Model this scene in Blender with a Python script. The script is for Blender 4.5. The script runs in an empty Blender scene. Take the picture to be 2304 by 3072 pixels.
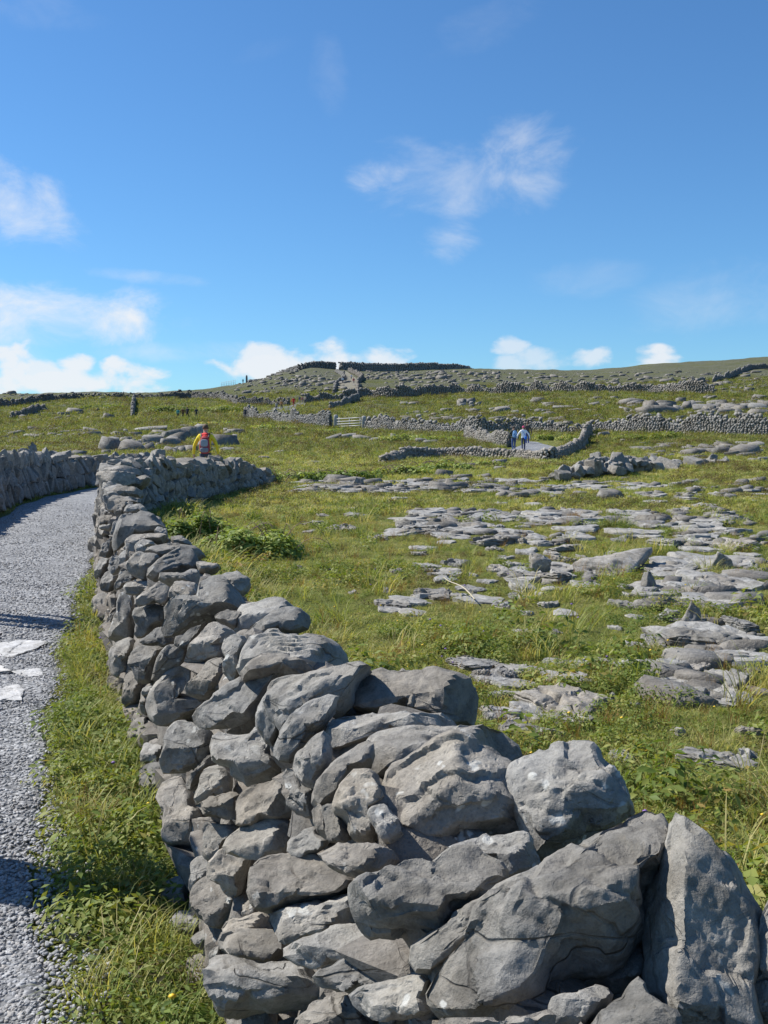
import bpy, math, random
import numpy as np
from mathutils import Vector, Matrix
from mathutils.bvhtree import BVHTree

SC = bpy.context.scene
COL = SC.collection
R = math.radians

# ------------------------------------------------------------------ camera
F_PX, CX, CY = 3108.0, 1152.0, 1536.0            # photograph 2304 x 3072
PITCH = math.atan2(203.0, F_PX)                   # looking slightly down
EYE = 1.65
cam_data = bpy.data.cameras.new('camera')
cam_data.sensor_fit = 'VERTICAL'
cam_data.sensor_height = 24.0
cam_data.lens = 24.0 * F_PX / 3072.0
cam_data.clip_start = 0.05
cam_data.clip_end = 20000
cam = bpy.data.objects.new('camera', cam_data)
cam.location = (0, 0, EYE)
cam.rotation_euler = (math.pi / 2 - PITCH, 0, 0)
COL.objects.link(cam)
SC.camera = cam

# ------------------------------------------------------------------ sun, sky, exposure
SUN_EL = R(46)
SUN_AZ = R(-70)                                   # from the left, a little ahead
sun_dir = Vector((math.sin(SUN_AZ) * math.cos(SUN_EL), math.cos(SUN_AZ) * math.cos(SUN_EL), math.sin(SUN_EL)))
sl = bpy.data.lights.new('sun', 'SUN')
sl.energy = 5.0
sl.angle = R(0.5)
sl.color = (1.0, 0.955, 0.88)
so = bpy.data.objects.new('sun', sl)
so.rotation_euler = (-sun_dir).to_track_quat('-Z', 'Y').to_euler()
so.location = (-30, 10, 40)
COL.objects.link(so)
SC.view_settings.view_transform = 'Standard'
SC.view_settings.look = 'None'
SC.view_settings.gamma = 1.0
SC.view_settings.use_curve_mapping = False
SC.view_settings.exposure = 0.58


def ray(xs, ys):
    """world direction through a photograph pixel (y component 1)"""
    a, b = (xs - CX) / F_PX, (CY - ys) / F_PX
    cp, sp = math.cos(PITCH), math.sin(PITCH)
    dy, dz = cp + b * sp, -sp + b * cp
    return (a / dy, 1.0, dz / dy)


def azel(xs, ys):
    x, y, z = ray(xs, ys)
    return math.atan2(x, y), math.atan2(z, math.hypot(x, y))


SKY_STRENGTH = 0.099
world = bpy.data.worlds.new('World')
SC.world = world
world.use_nodes = True
wn, wl = world.node_tree.nodes, world.node_tree.links
wn.clear()


def wmath(op, a, b=None, c=None, clamp=False):
    n = wn.new('ShaderNodeMath')
    n.operation = op
    n.use_clamp = clamp
    for i, v in enumerate((a, b, c)):
        if v is None:
            continue
        if isinstance(v, (int, float)):
            n.inputs[i].default_value = v
        else:
            wl.new(v, n.inputs[i])
    return n.outputs[0]


sky = wn.new('ShaderNodeTexSky')
sky.sky_type = 'NISHITA'
sky.sun_disc = False
sky.sun_elevation = SUN_EL
sky.sun_rotation = SUN_AZ
sky.altitude = 20
sky.air_density = 1.0
sky.dust_density = 0.15
sky.ozone_density = 3.5
tcw = wn.new('ShaderNodeTexCoord')
sepw = wn.new('ShaderNodeSeparateXYZ')
wl.new(tcw.outputs['Generated'], sepw.inputs[0])
AZ = wmath('ARCTAN2', sepw.outputs[0], sepw.outputs[1])
EL = wmath('ARCSINE', sepw.outputs[2])
comb = wn.new('ShaderNodeCombineXYZ')
wl.new(AZ, comb.inputs[0])
wl.new(wmath('MULTIPLY', EL, 1.7), comb.inputs[1])


def wnoise(scale, detail, rough, dist=0.0, off=0.0):
    n = wn.new('ShaderNodeTexNoise')
    n.noise_dimensions = '4D'
    n.inputs['Scale'].default_value = scale
    n.inputs['Detail'].default_value = detail
    n.inputs['Roughness'].default_value = rough
    n.inputs['Distortion'].default_value = dist
    n.inputs['W'].default_value = off
    wl.new(comb.outputs[0], n.inputs['Vector'])
    return n.outputs['Fac']


NZ_SOFT = wnoise(12.0, 10, 0.62, 0.5, 1.3)
NZ_PUFF = wnoise(22.0, 8, 0.55, 0.3, 4.1)
NZ_EDGE = wnoise(14.0, 6, 0.5, 0.0, 7.7)
# cloud patches: photograph px centre, half size px, tilt, peak density, puffy?
CLOUDS = [
    (1150, 535, 140, 62, 0.0, 0.72, 0), (1370, 660, 120, 130, 0.3, 0.5, 0), (1570, 490, 190, 150, 0.15, 0.55, 0), (1310, 560, 300, 130, 0.0, 0.40, 0),
    (40, 600, 220, 140, -0.35, 0.85, 0), (170, 950, 400, 110, 0.0, 1.0, 0), (20, 1000, 300, 90, 0.0, 0.75, 0),
    (430, 830, 220, 24, -0.05, 0.3, 0), (520, 1055, 300, 40, 0.0, 0.35, 0), (980, 200, 70, 120, -0.5, 0.10, 0), (1450, 80, 180, 70, 0.3, 0.08, 0),
    (800, 150, 120, 40, 0.3, 0.06, 0), (2120, 900, 260, 110, 0.1, 0.22, 0), (1760, 830, 200, 60, 0.0, 0.14, 0), (110, 20, 200, 60, 0.0, 0.1, 0),
    (170, 1150, 230, 45, 0.0, 1.0, 1), (400, 1135, 120, 62, 0.0, 1.2, 1), (350, 1110, 60, 40, 0.0, 1.2, 1), (450, 1120, 60, 40, 0.0, 1.2, 1), (30, 1110, 90, 95, 0.0, 1.0, 1), (225, 1095, 62, 40, 0.0, 1.0, 1), (120, 1120, 90, 45, 0.0, 0.9, 1),
    (880, 1110, 260, 62, 0.0, 1.0, 1), (785, 1072, 85, 50, 0.0, 0.95, 1), (1000, 1068, 90, 55, 0.0, 1.0, 1), (1120, 1082, 130, 52, 0.0, 0.95, 1),
    (1600, 1085, 140, 45, 0.1, 0.6, 1), (1530, 1035, 60, 35, 0.0, 0.7, 1), (1770, 1070, 70, 40, 0.0, 0.75, 1), (1970, 1078, 100, 40, 0.0, 0.95, 1), (1990, 1055, 55, 25, 0.0, 0.95, 1),
]
dens = None
for (px, py, hw, hh, tilt, peak, puffy) in CLOUDS:
    a0, e0 = azel(px, py)
    sa, se = hw / F_PX, hh / F_PX
    da = wmath('SUBTRACT', AZ, a0)
    de = wmath('SUBTRACT', EL, e0)
    if tilt:
        de = wmath('SUBTRACT', de, wmath('MULTIPLY', da, tilt))
    qa = wmath('DIVIDE', da, sa)
    qe = wmath('DIVIDE', de, se)
    d2 = wmath('ADD', wmath('MULTIPLY', qa, qa), wmath('MULTIPLY', qe, qe))
    fall = wmath('SUBTRACT', 1.0, d2)                       # 1 in the middle, 0 at the rim
    if puffy:
        v = wmath('ADD', wmath('MULTIPLY', fall, 0.55), wmath('MULTIPLY', wmath('SUBTRACT', NZ_PUFF, 0.5), 2.4))
        m = wn.new('ShaderNodeMapRange')
        m.interpolation_type = 'SMOOTHSTEP'
        m.inputs['From Min'].default_value = 0.0
        m.inputs['From Max'].default_value = 0.5
        wl.new(v, m.inputs['Value'])
        v = wmath('MULTIPLY', m.outputs[0], min(peak, 1.0) * 0.88)
    else:
        v = wmath('ADD', wmath('MULTIPLY', fall, 0.62), wmath('MULTIPLY', wmath('SUBTRACT', NZ_SOFT, 0.52), 2.6))
        m = wn.new('ShaderNodeMapRange')
        m.interpolation_type = 'SMOOTHSTEP'
        m.inputs['From Min'].default_value = -0.05
        m.inputs['From Max'].default_value = 1.15
        wl.new(v, m.inputs['Value'])
        v = wmath('MULTIPLY', m.outputs[0], peak * 1.0)
        v = wmath('MULTIPLY', v, wmath('MULTIPLY', wmath('MAXIMUM', wmath('ADD', fall, 0.9), 0.0), 0.75, clamp=True))
    dens = v if dens is None else wmath('MAXIMUM', dens, v)
# scattered fair-weather cloud over the rest of the sky, outside the part in view
away = wn.new('ShaderNodeMapRange')
away.inputs['From Min'].default_value = 0.45
away.inputs['From Max'].default_value = 0.9
wl.new(wmath('ABSOLUTE', AZ), away.inputs['Value'])
gen = wn.new('ShaderNodeMapRange')
gen.interpolation_type = 'SMOOTHSTEP'
gen.inputs['From Min'].default_value = 0.55
gen.inputs['From Max'].default_value = 0.75
wl.new(NZ_EDGE, gen.inputs['Value'])
dens = wmath('MAXIMUM', dens, wmath('MULTIPLY', wmath('MULTIPLY', away.outputs[0], gen.outputs[0]), 0.5))
# the band of bright air just over the horizon
mixc = wn.new('ShaderNodeMixRGB')
wl.new(wmath('MINIMUM', dens, 0.97, clamp=True), mixc.inputs[0])
# clean maritime air: the camera's blue is deeper than the model's
tintn = wn.new('ShaderNodeMixRGB')
tintn.blend_type = 'MULTIPLY'
tintn.inputs[0].default_value = 1.0
tintn.inputs[2].default_value = (0.47, 0.745, 0.955, 1)
wl.new(sky.outputs[0], tintn.inputs[1])
wl.new(tintn.outputs[0], mixc.inputs[1])
mixc.inputs[2].default_value = (6.0, 6.1, 6.3, 1)
bg = wn.new('ShaderNodeBackground')
bg.inputs['Strength'].default_value = SKY_STRENGTH
wl.new(mixc.outputs[0], bg.inputs['Color'])
wo = wn.new('ShaderNodeOutputWorld')
wl.new(bg.outputs[0], wo.inputs['Surface'])

# ------------------------------------------------------------------ noise and mesh helpers
RS = np.random.RandomState(7)
_perm = RS.permutation(256)
_perm = np.concatenate([_perm, _perm, _perm])
_g = RS.normal(size=(256, 3))
_g /= np.linalg.norm(_g, axis=1)[:, None]


def pnoise(p):
    p = np.asarray(p, float)
    i = np.floor(p).astype(np.int64)
    f = p - i
    i &= 255
    w = f * f * f * (f * (f * 6 - 15) + 10)
    out = 0
    for dx in (0, 1):
        hx = _perm[i[..., 0] + dx]
        for dy in (0, 1):
            hy = _perm[hx + i[..., 1] + dy]
            for dz in (0, 1):
                g = _g[_perm[hy + i[..., 2] + dz] & 255]
                d = g[..., 0] * (f[..., 0] - dx) + g[..., 1] * (f[..., 1] - dy) + g[..., 2] * (f[..., 2] - dz)
                out = out + d * (w[..., 0] if dx else 1 - w[..., 0]) * (w[..., 1] if dy else 1 - w[..., 1]) * (w[..., 2] if dz else 1 - w[..., 2])
    return out * 1.5


def fbm(p, octv=4, gain=0.5):
    a, s, q = 1.0, 0.0, np.asarray(p, float)
    for k in range(octv):
        s = s + a * pnoise(q + 17.3 * k)
        q = q * 2.03
        a *= gain
    return s


def ridged(p, octv=3):
    a, s, q = 1.0, 0.0, np.asarray(p, float)
    for k in range(octv):
        s = s + a * (1 - np.abs(pnoise(q + 9.1 * k)) * 2)
        q = q * 2.1
        a *= 0.5
    return s


def smooth(a, b, x):
    t = np.clip((np.asarray(x, float) - a) / (b - a), 0, 1)
    return t * t * (3 - 2 * t)


def mesh_np(name, V, F, mat=None, smooth_shade=True, attr=None, crease=None):
    """V (n,3), F (m,3) or (m,4) or list of both"""
    me = bpy.data.meshes.new(name)
    Fs = F if isinstance(F, list) else [F]
    Fs = [np.asarray(f, np.int32) for f in Fs if len(f)]
    loops = np.concatenate([f.ravel() for f in Fs])
    tot = np.concatenate([np.full(len(f), f.shape[1], np.int32) for f in Fs])
    start = np.concatenate([[0], np.cumsum(tot)[:-1]]).astype(np.int32)
    me.vertices.add(len(V))
    me.vertices.foreach_set('co', np.asarray(V, np.float32).ravel())
    me.loops.add(len(loops))
    me.loops.foreach_set('vertex_index', loops.astype(np.int32))
    me.polygons.add(len(tot))
    me.polygons.foreach_set('loop_start', start)
    me.polygons.foreach_set('loop_total', tot)
    if attr:
        for k, v in attr.items():
            a = me.attributes.new(k, 'FLOAT', 'POINT')
            a.data.foreach_set('value', np.asarray(v, np.float32))
    me.update(calc_edges=True)
    me.validate()
    if smooth_shade:
        me.polygons.foreach_set('use_smooth', np.ones(len(me.polygons), bool))
    if crease:
        me.set_sharp_from_angle(angle=R(crease))
    if mat:
        for m in (mat if isinstance(mat, (list, tuple)) else [mat]):
            me.materials.append(m)
    return me


def link(name, me, parent=None, loc=(0, 0, 0), rot=None, scale=None, **props):
    o = bpy.data.objects.new(name, me)
    COL.objects.link(o)
    o.location = loc
    if rot is not None:
        o.rotation_euler = rot
    if scale is not None:
        o.scale = scale
    if parent:
        o.parent = parent
    for k, v in props.items():
        if v is not None:
            o[k] = v
    return o


def thing(name, label, cat, loc=(0, 0, 0), group=None, me=None):
    return link(name, me, None, loc, label=label, category=cat, group=group)


class Bag:
    """collects many small shapes into one mesh"""
    def __init__(s):
        s.V, s.F, s.n, s.A = [], {3: [], 4: []}, 0, []

    def add(s, V, F, a=None):
        s.V.append(V)
        s.F[F.shape[1]].append(F + s.n)
        s.A.append(np.full(len(V), 0.5 if a is None else a) if np.isscalar(a) or a is None else a)
        s.n += len(V)

    def mesh(s, name, mat, smooth_shade=True, attr='rnd', crease=None):
        F = [np.concatenate(f) for f in s.F.values() if f]
        return mesh_np(name, np.concatenate(s.V), F, mat, smooth_shade, {attr: np.concatenate(s.A)}, crease)


def cubesphere(n):
    """unit directions and quads of a cube grid, n cells per side"""
    t = np.tan(np.linspace(-1, 1, n + 1) * math.pi / 4)
    V, F = [], []
    for ax in range(3):
        for sg in (-1, 1):
            a, b = np.meshgrid(t, t, indexing='ij')
            P = np.zeros((n + 1, n + 1, 3))
            P[..., ax] = sg
            P[..., (ax + 1) % 3] = a
            P[..., (ax + 2) % 3] = b
            base = len(V) * (n + 1) ** 2
            idx = base + np.arange((n + 1) ** 2).reshape(n + 1, n + 1)
            q = np.stack([idx[:-1, :-1], idx[1:, :-1], idx[1:, 1:], idx[:-1, 1:]], -1).reshape(-1, 4)
            F.append(q if sg > 0 else q[:, ::-1])
            V.append(P.reshape(-1, 3))
    V, F = np.concatenate(V), np.concatenate(F)
    key = np.round(V * 1e5).astype(np.int64)
    _, first, inv = np.unique(key, axis=0, return_index=True, return_inverse=True)
    V, F = V[first], inv.reshape(-1)[F]
    return V / np.linalg.norm(V, axis=1)[:, None], F


def vnormals(V, F):
    N = np.zeros_like(V)
    P = V[F]
    fn = np.cross(P[:, 2] - P[:, 0], (P[:, 3] if F.shape[1] == 4 else P[:, 1]) - P[:, 1]) if F.shape[1] == 4 else np.cross(P[:, 1] - P[:, 0], P[:, 2] - P[:, 0])
    for k in range(F.shape[1]):
        np.add.at(N, F[:, k], fn)
    return N / (np.linalg.norm(N, axis=1)[:, None] + 1e-12)


# ------------------------------------------------------------------ terrain height
# for each photograph column: rows of (distance ahead in m, photograph row where the ground lies there)
COLS = {
    -900: [(69, 1352), (100, 1318), (160, 1262), (220, 1222), (320, 1195)],
    0: [(69, 1350), (100, 1312), (160, 1258), (220, 1216), (320, 1184)],
    250: [(69, 1350), (100, 1312), (160, 1256), (220, 1208), (325, 1174)],
    450: [(69, 1350), (100, 1310), (160, 1254), (220, 1206), (340, 1178)],
    690: [(69, 1352), (100, 1308), (160, 1254), (220, 1208), (370, 1160)],
    760: [(69, 1353), (100, 1308), (160, 1256), (220, 1208), (390, 1141)],
    830: [(69, 1353), (100, 1308), (160, 1257), (220, 1207), (410, 1119)],
    950: [(69, 1354), (100, 1310), (150, 1266), (220, 1203), (440, 1097)],
    1005: [(69, 1354), (100, 1311), (150, 1266), (220, 1195), (445, 1108)],
    1150: [(69, 1354), (100, 1310), (140, 1272), (220, 1186), (450, 1116)],
    1400: [(69, 1354), (100, 1306), (140, 1262), (220, 1181), (450, 1105)],
    1560: [(69, 1355), (100, 1302), (140, 1250), (210, 1180), (455, 1108)],
    1740: [(69, 1354), (97, 1300), (135, 1246), (205, 1179), (465, 1111)],
    1950: [(69, 1352), (95, 1300), (132, 1240), (200, 1177), (480, 1092)],
    2304: [(69, 1348), (92, 1300), (130, 1236), (195, 1172), (500, 1068)],
    3200: [(69, 1345), (92, 1296), (130, 1230), (195, 1160), (500, 1030)],
}
_cx = np.array(sorted(COLS))
_cu = (_cx - CX) / F_PX
_dn = np.array([0.0, 4.0, 8.0, 12.0, 20.0, 30.0, 45.0])
_zn = np.array([0.0, 0.0, 0.0, 0.03, 0.13, 0.40, 0.78])
_UG = np.linspace(-0.9, 0.9, 361)
_DG = np.concatenate([np.linspace(0, 60, 121)[:-1], np.linspace(60, 900, 421)])
_tab = []
for c in _cx:
    d = np.concatenate([_dn, [p[0] for p in COLS[c]]])
    zz = [EYE + ray(CX, p[1])[2] * p[0] for p in COLS[c]]
    dl, zl = COLS[c][-1][0], zz[-1]
    d = np.concatenate([d, [dl + 60, dl + 200, 2000]])
    zz = np.concatenate([_zn, zz, [zl + 1.0, zl - 6, zl - 60]])
    col = np.interp(_DG, d, zz)
    # soften the breaks of slope
    for w in (3, 5, 5):
        k = np.ones(w) / w
        col = np.convolve(np.pad(col, w // 2, mode='edge'), k, 'valid')
    _tab.append(col)
_tab = np.array(_tab)
_ZG = np.stack([np.interp(_UG, _cu, _tab[:, j]) for j in range(len(_DG))], 1)
for w in (5, 7):
    k = np.ones(w) / w
    _ZG = np.apply_along_axis(lambda r: np.convolve(np.pad(r, w // 2, mode='edge'), k, 'valid'), 0, _ZG)


def polar(x, y):
    r = np.hypot(x, y)
    a = np.arctan2(x, y)
    lim = math.atan(0.6)
    u = np.tan(np.clip(a, -lim, lim))
    d = np.where(np.abs(a) < lim, y, r * math.cos(lim))
    return u, d, r, a


def z_smooth(x, y):
    x, y = np.asarray(x, float), np.asarray(y, float)
    u, d, r, a = polar(x, y)
    ui = (u - _UG[0]) / (_UG[1] - _UG[0])
    u0 = np.clip(ui.astype(int), 0, len(_UG) - 2)
    fu = np.clip(ui - u0, 0, 1)
    dc = np.clip(d, 0, 899.9)
    d0 = np.where(dc < 60, (dc / 0.5).astype(int), 120 + ((dc - 60) / 2).astype(int))
    d0 = np.clip(d0, 0, len(_DG) - 2)
    fd = np.clip((dc - _DG[d0]) / (_DG[d0 + 1] - _DG[d0]), 0, 1)
    z = (_ZG[u0, d0] * (1 - fd) + _ZG[u0, d0 + 1] * fd) * (1 - fu) + (_ZG[u0 + 1, d0] * (1 - fd) + _ZG[u0 + 1, d0 + 1] * fd) * fu
    back = 1 - smooth(math.pi * 0.4, math.pi * 0.8, np.abs(a)) * 1.25
    z = z * back - np.clip(d - 900, 0, None) * 0.05
    return z


# the lane: right edge, left edge as (x, y)
PATH_R = np.array([(0.4, -3), (-0.55, 1.0), (-0.99, 3.08), (-1.32, 4.05), (-1.74, 5.3), (-2.43, 7.7), (-3.26, 11), (-4.44, 16.2), (-5.3, 19.6), (-5.75, 22), (-5.4, 26), (-5.0, 29), (-4.6, 32), (-4.0, 34)])
PATH_L = np.array([(-3.6, -3), (-4.0, 1.0), (-4.7, 4), (-5.2, 8), (-6.3, 14), (-7.6, 20), (-8.5, 24.2), (-8.65, 26.6), (-8.45, 29.5), (-7.8, 32.5), (-7.2, 34)])


def edge_x(E, y):
    return np.interp(y, E[:, 1], E[:, 0])


def path_mask(x, y, feather=0.5):
    x, y = np.asarray(x, float), np.asarray(y, float)
    xr, xl = edge_x(PATH_R, y), edge_x(PATH_L, y)
    return smooth(-feather, feather, xr - x + feather * 0.5) * smooth(-feather, feather, x - xl + feather * 0.5) * (y < 34) * (y > -3)


def zt(x, y):
    x, y = np.asarray(x, float), np.asarray(y, float)
    z = z_smooth(x, y)
    r = np.hypot(x, y)
    p = np.stack([x, y, np.zeros_like(x)], -1)
    am = np.clip(r / 40, 0.35, 5.0)
    nz = 0.05 * am * fbm(p * 0.55, 3) * smooth(700, 60, r) + 0.30 * smooth(20, 160, r) * fbm(p * 0.07 + 3.3, 4) * 2.0 * smooth(60, 250, r) + 0.05 * fbm(p * 0.17 + 8, 2) * smooth(8, 40, r)
    return z + nz * (1 - 0.93 * path_mask(x, y, 0.8))


def G(xs, ys, fn=z_smooth):
    """ground point seen at a photograph pixel"""
    dx, _, dz = ray(xs, ys)
    Y = np.exp(np.linspace(math.log(1.2), math.log(700), 900))
    h = EYE + dz * Y - fn(dx * Y, Y)
    k = np.argmax(h < 0)
    if not (h < 0).any():
        Yh = Y[np.argmin(h / Y)]
    else:
        k = max(k, 1)
        t = h[k - 1] / (h[k - 1] - h[k])
        Yh = Y[k - 1] + t * (Y[k] - Y[k - 1])
    return float(dx * Yh), float(Yh)


def at(xs, ys, Y):
    dx, _, dz = ray(xs, ys)
    return Vector((dx * Y, Y, EYE + dz * Y))


# ------------------------------------------------------------------ materials
def new_mat(name):
    m = bpy.data.materials.new(name)
    m.use_nodes = True
    nt = m.node_tree
    b = nt.nodes['Principled BSDF']
    return m, nt, b


def N(nt, kind, **kw):
    n = nt.nodes.new(kind)
    for k, v in kw.items():
        if k in n.inputs:
            n.inputs[k].default_value = v
        else:
            setattr(n, k, v)
    return n


def ramp(nt, src, stops, interp='LINEAR'):
    r = nt.nodes.new('ShaderNodeValToRGB')
    r.color_ramp.interpolation = interp
    els = r.color_ramp.elements
    while len(els) > len(stops):
        els.remove(els[-1])
    while len(els) < len(stops):
        els.new(0.5)
    for e, (p, c) in zip(els, stops):
        e.position = p
        e.color = (c[0], c[1], c[2], 1) if len(c) == 3 else c
    nt.links.new(src, r.inputs[0])
    return r.outputs[0]


def mix(nt, fac, a, b, mode='MIX'):
    m = nt.nodes.new('ShaderNodeMixRGB')
    m.blend_type = mode
    for i, v in enumerate((fac, a, b)):
        if hasattr(v, 'is_linked') or hasattr(v, 'links'):
            nt.links.new(v, m.inputs[i])
        elif isinstance(v, (int, float)):
            m.inputs[i].default_value = v
        else:
            m.inputs[i].default_value = (v[0], v[1], v[2], 1)
    return m.outputs[0]


def nmath(nt, op, a, b=None, clamp=False):
    m = nt.nodes.new('ShaderNodeMath')
    m.operation = op
    m.use_clamp = clamp
    for i, v in enumerate((a, b)):
        if v is None:
            continue
        if isinstance(v, (int, float)):
            m.inputs[i].default_value = v
        else:
            nt.links.new(v, m.inputs[i])
    return m.outputs[0]


def noise_tex(nt, vec, scale, detail=6, rough=0.55, dist=0.0):
    n = N(nt, 'ShaderNodeTexNoise')
    n.inputs['Scale'].default_value = scale
    n.inputs['Detail'].default_value = detail
    n.inputs['Roughness'].default_value = rough
    n.inputs['Distortion'].default_value = dist
    nt.links.new(vec, n.inputs['Vector'])
    return n.outputs['Fac']


def make_limestone(name, lo, hi, warm, pits=1.0, scale=1.0, lichen=0.75, bump=1.0):
    m, nt, b = new_mat(name)
    L = nt.links
    geo = N(nt, 'ShaderNodeNewGeometry')
    pos = geo.outputs['Position']
    oi = N(nt, 'ShaderNodeObjectInfo')
    rnd = oi.outputs['Random']
    big = noise_tex(nt, pos, 3.1 * scale, 6, 0.6)
    mid = noise_tex(nt, pos, 14 * scale, 8, 0.65, 0.4)
    fine = noise_tex(nt, pos, 75 * scale, 6, 0.7)
    grain = noise_tex(nt, pos, 240 * scale, 3, 0.6)
    c = ramp(nt, mid, [(0.30, lo), (0.70, hi)])
    wf = ramp(nt, big, [(0.42, (0, 0, 0)), (0.66, (1, 1, 1))])
    c = mix(nt, nmath(nt, 'MULTIPLY', wf, 0.6), c, warm, 'MIX')
    # some stones are browner, some bluer, and all differ in value
    wr = nmath(nt, 'MULTIPLY', nmath(nt, 'FRACT', nmath(nt, 'MULTIPLY', rnd, 7.31)), 0.75)
    hue = ramp(nt, wr, [(0.0, (0.98, 0.99, 1.0)), (0.35, (1.0, 1.0, 1.0)), (0.75, (1.12, 1.0, 0.86))])
    c = mix(nt, 0.5, c, hue, 'MULTIPLY')
    stain = ramp(nt, noise_tex(nt, pos, 5.5 * scale, 5, 0.7, 0.8), [(0.36, (0.55, 0.54, 0.52)), (0.5, (1, 1, 1))])
    c = mix(nt, 0.75, c, stain, 'MULTIPLY')
    v = nmath(nt, 'ADD', nmath(nt, 'MULTIPLY', rnd, 0.50), 0.82)
    vv = N(nt, 'ShaderNodeCombineXYZ')
    for i in range(3):
        L.new(v, vv.inputs[i])
    c = mix(nt, 1.0, c, vv.outputs[0], 'MULTIPLY')
    # dark specks in the grain, pale lichen spots
    sp = ramp(nt, fine, [(0.34, (0.62, 0.62, 0.62)), (0.5, (1, 1, 1))])
    c = mix(nt, 0.8, c, sp, 'MULTIPLY')
    gr = ramp(nt, grain, [(0.3, (0.82, 0.82, 0.82)), (0.7, (1.14, 1.14, 1.14))])
    c = mix(nt, 0.6, c, gr, 'MULTIPLY')
    vor = N(nt, 'ShaderNodeTexVoronoi')
    vor.inputs['Scale'].default_value = 19 * scale
    wv = N(nt, 'ShaderNodeVectorMath', operation='ADD')
    nn = N(nt, 'ShaderNodeTexNoise')
    nn.inputs['Scale'].default_value = 25 * scale
    L.new(pos, nn.inputs['Vector'])
    sv = N(nt, 'ShaderNodeVectorMath', operation='SCALE')
    sv.inputs['Scale'].default_value = 0.06 / scale
    L.new(nn.outputs['Color'], sv.inputs[0])
    L.new(pos, wv.inputs[0])
    L.new(sv.outputs[0], wv.inputs[1])
    L.new(wv.outputs[0], vor.inputs['Vector'])
    spots = ramp(nt, vor.outputs['Distance'], [(0.16, (1, 1, 1)), (0.24, (0, 0, 0))])
    gate = ramp(nt, noise_tex(nt, pos, 2.3 * scale, 3), [(0.50, (0, 0, 0)), (0.60, (1, 1, 1))])
    lf = nmath(nt, 'MULTIPLY', nmath(nt, 'MULTIPLY', spots, gate), lichen)
    c = mix(nt, lf, c, (0.50, 0.50, 0.47))
    crk = N(nt, 'ShaderNodeTexVoronoi')
    crk.feature = 'DISTANCE_TO_EDGE'
    crk.inputs['Scale'].default_value = 5.0 * scale
    cw = N(nt, 'ShaderNodeVectorMath', operation='MULTIPLY')
    cw.inputs[1].default_value = (0.55, 0.8, 1.7)
    cwarp = N(nt, 'ShaderNodeVectorMath', operation='SCALE')
    cwarp.inputs['Scale'].default_value = 0.07 / scale
    cn = N(nt, 'ShaderNodeTexNoise')
    cn.inputs['Scale'].default_value = 6 * scale
    L.new(pos, cn.inputs['Vector'])
    L.new(cn.outputs['Color'], cwarp.inputs[0])
    cadd = N(nt, 'ShaderNodeVectorMath', operation='ADD')
    L.new(pos, cadd.inputs[0])
    L.new(cwarp.outputs[0], cadd.inputs[1])
    L.new(cadd.outputs[0], cw.inputs[0])
    L.new(cw.outputs[0], crk.inputs['Vector'])
    cl = ramp(nt, crk.outputs['Distance'], [(0.0, (0, 0, 0)), (0.016, (1, 1, 1))])
    cg = ramp(nt, noise_tex(nt, pos, 3.7 * scale, 4), [(0.50, (1, 1, 1)), (0.62, (0, 0, 0))])
    ck = nmath(nt, 'MAXIMUM', cl, cg)
    c = mix(nt, 1.0, c, ramp(nt, ck, [(0.0, (0.6, 0.59, 0.58)), (1.0, (1, 1, 1))]), 'MULTIPLY')
    L.new(c, b.inputs['Base Color'])
    b.inputs['Roughness'].default_value = 0.82
    b.inputs['Specular IOR Level'].default_value = 0.35
    h = nmath(nt, 'ADD', nmath(nt, 'MULTIPLY', mid, 0.45), nmath(nt, 'ADD', nmath(nt, 'MULTIPLY', fine, 0.28), nmath(nt, 'MULTIPLY', grain, 0.10)))
    pit = N(nt, 'ShaderNodeTexVoronoi')
    pit.inputs['Scale'].default_value = 48 * scale
    L.new(wv.outputs[0], pit.inputs['Vector'])
    pd = ramp(nt, pit.outputs['Distance'], [(0.08, (0, 0, 0)), (0.34, (1, 1, 1))])
    h = nmath(nt, 'ADD', h, nmath(nt, 'MULTIPLY', nmath(nt, 'MULTIPLY', pd, gate), 0.16 * pits))
    h = nmath(nt, 'ADD', h, nmath(nt, 'MULTIPLY', ck, 0.35))
    bp = N(nt, 'ShaderNodeBump')
    bp.inputs['Strength'].default_value = 0.85 * bump
    bp.inputs['Distance'].default_value = 0.02 / scale
    L.new(h, bp.inputs['Height'])
    L.new(bp.outputs[0], b.inputs['Normal'])
    return m


M_STONE = make_limestone('wall_limestone', (0.126, 0.122, 0.115), (0.300, 0.291, 0.270), (0.255, 0.230, 0.188))
M_STONE_FAR = make_limestone('far_wall_limestone', (0.09, 0.09, 0.09), (0.27, 0.265, 0.25), (0.20, 0.18, 0.15), scale=0.25, lichen=0.2)
M_SLAB = make_limestone('pavement_limestone', (0.125, 0.123, 0.119), (0.315, 0.308, 0.29), (0.25, 0.228, 0.19), lichen=0.6, scale=0.7)
M_HEART_SHADE = make_limestone('hearting_shaded_limestone', (0.085, 0.083, 0.080), (0.205, 0.20, 0.19), (0.17, 0.15, 0.125))  # wall limestone darkened in colour to deepen shade between the face stones
M_CORE = make_limestone('rubble_limestone', (0.10, 0.10, 0.10), (0.2, 0.2, 0.195), (0.16, 0.145, 0.12))


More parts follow.
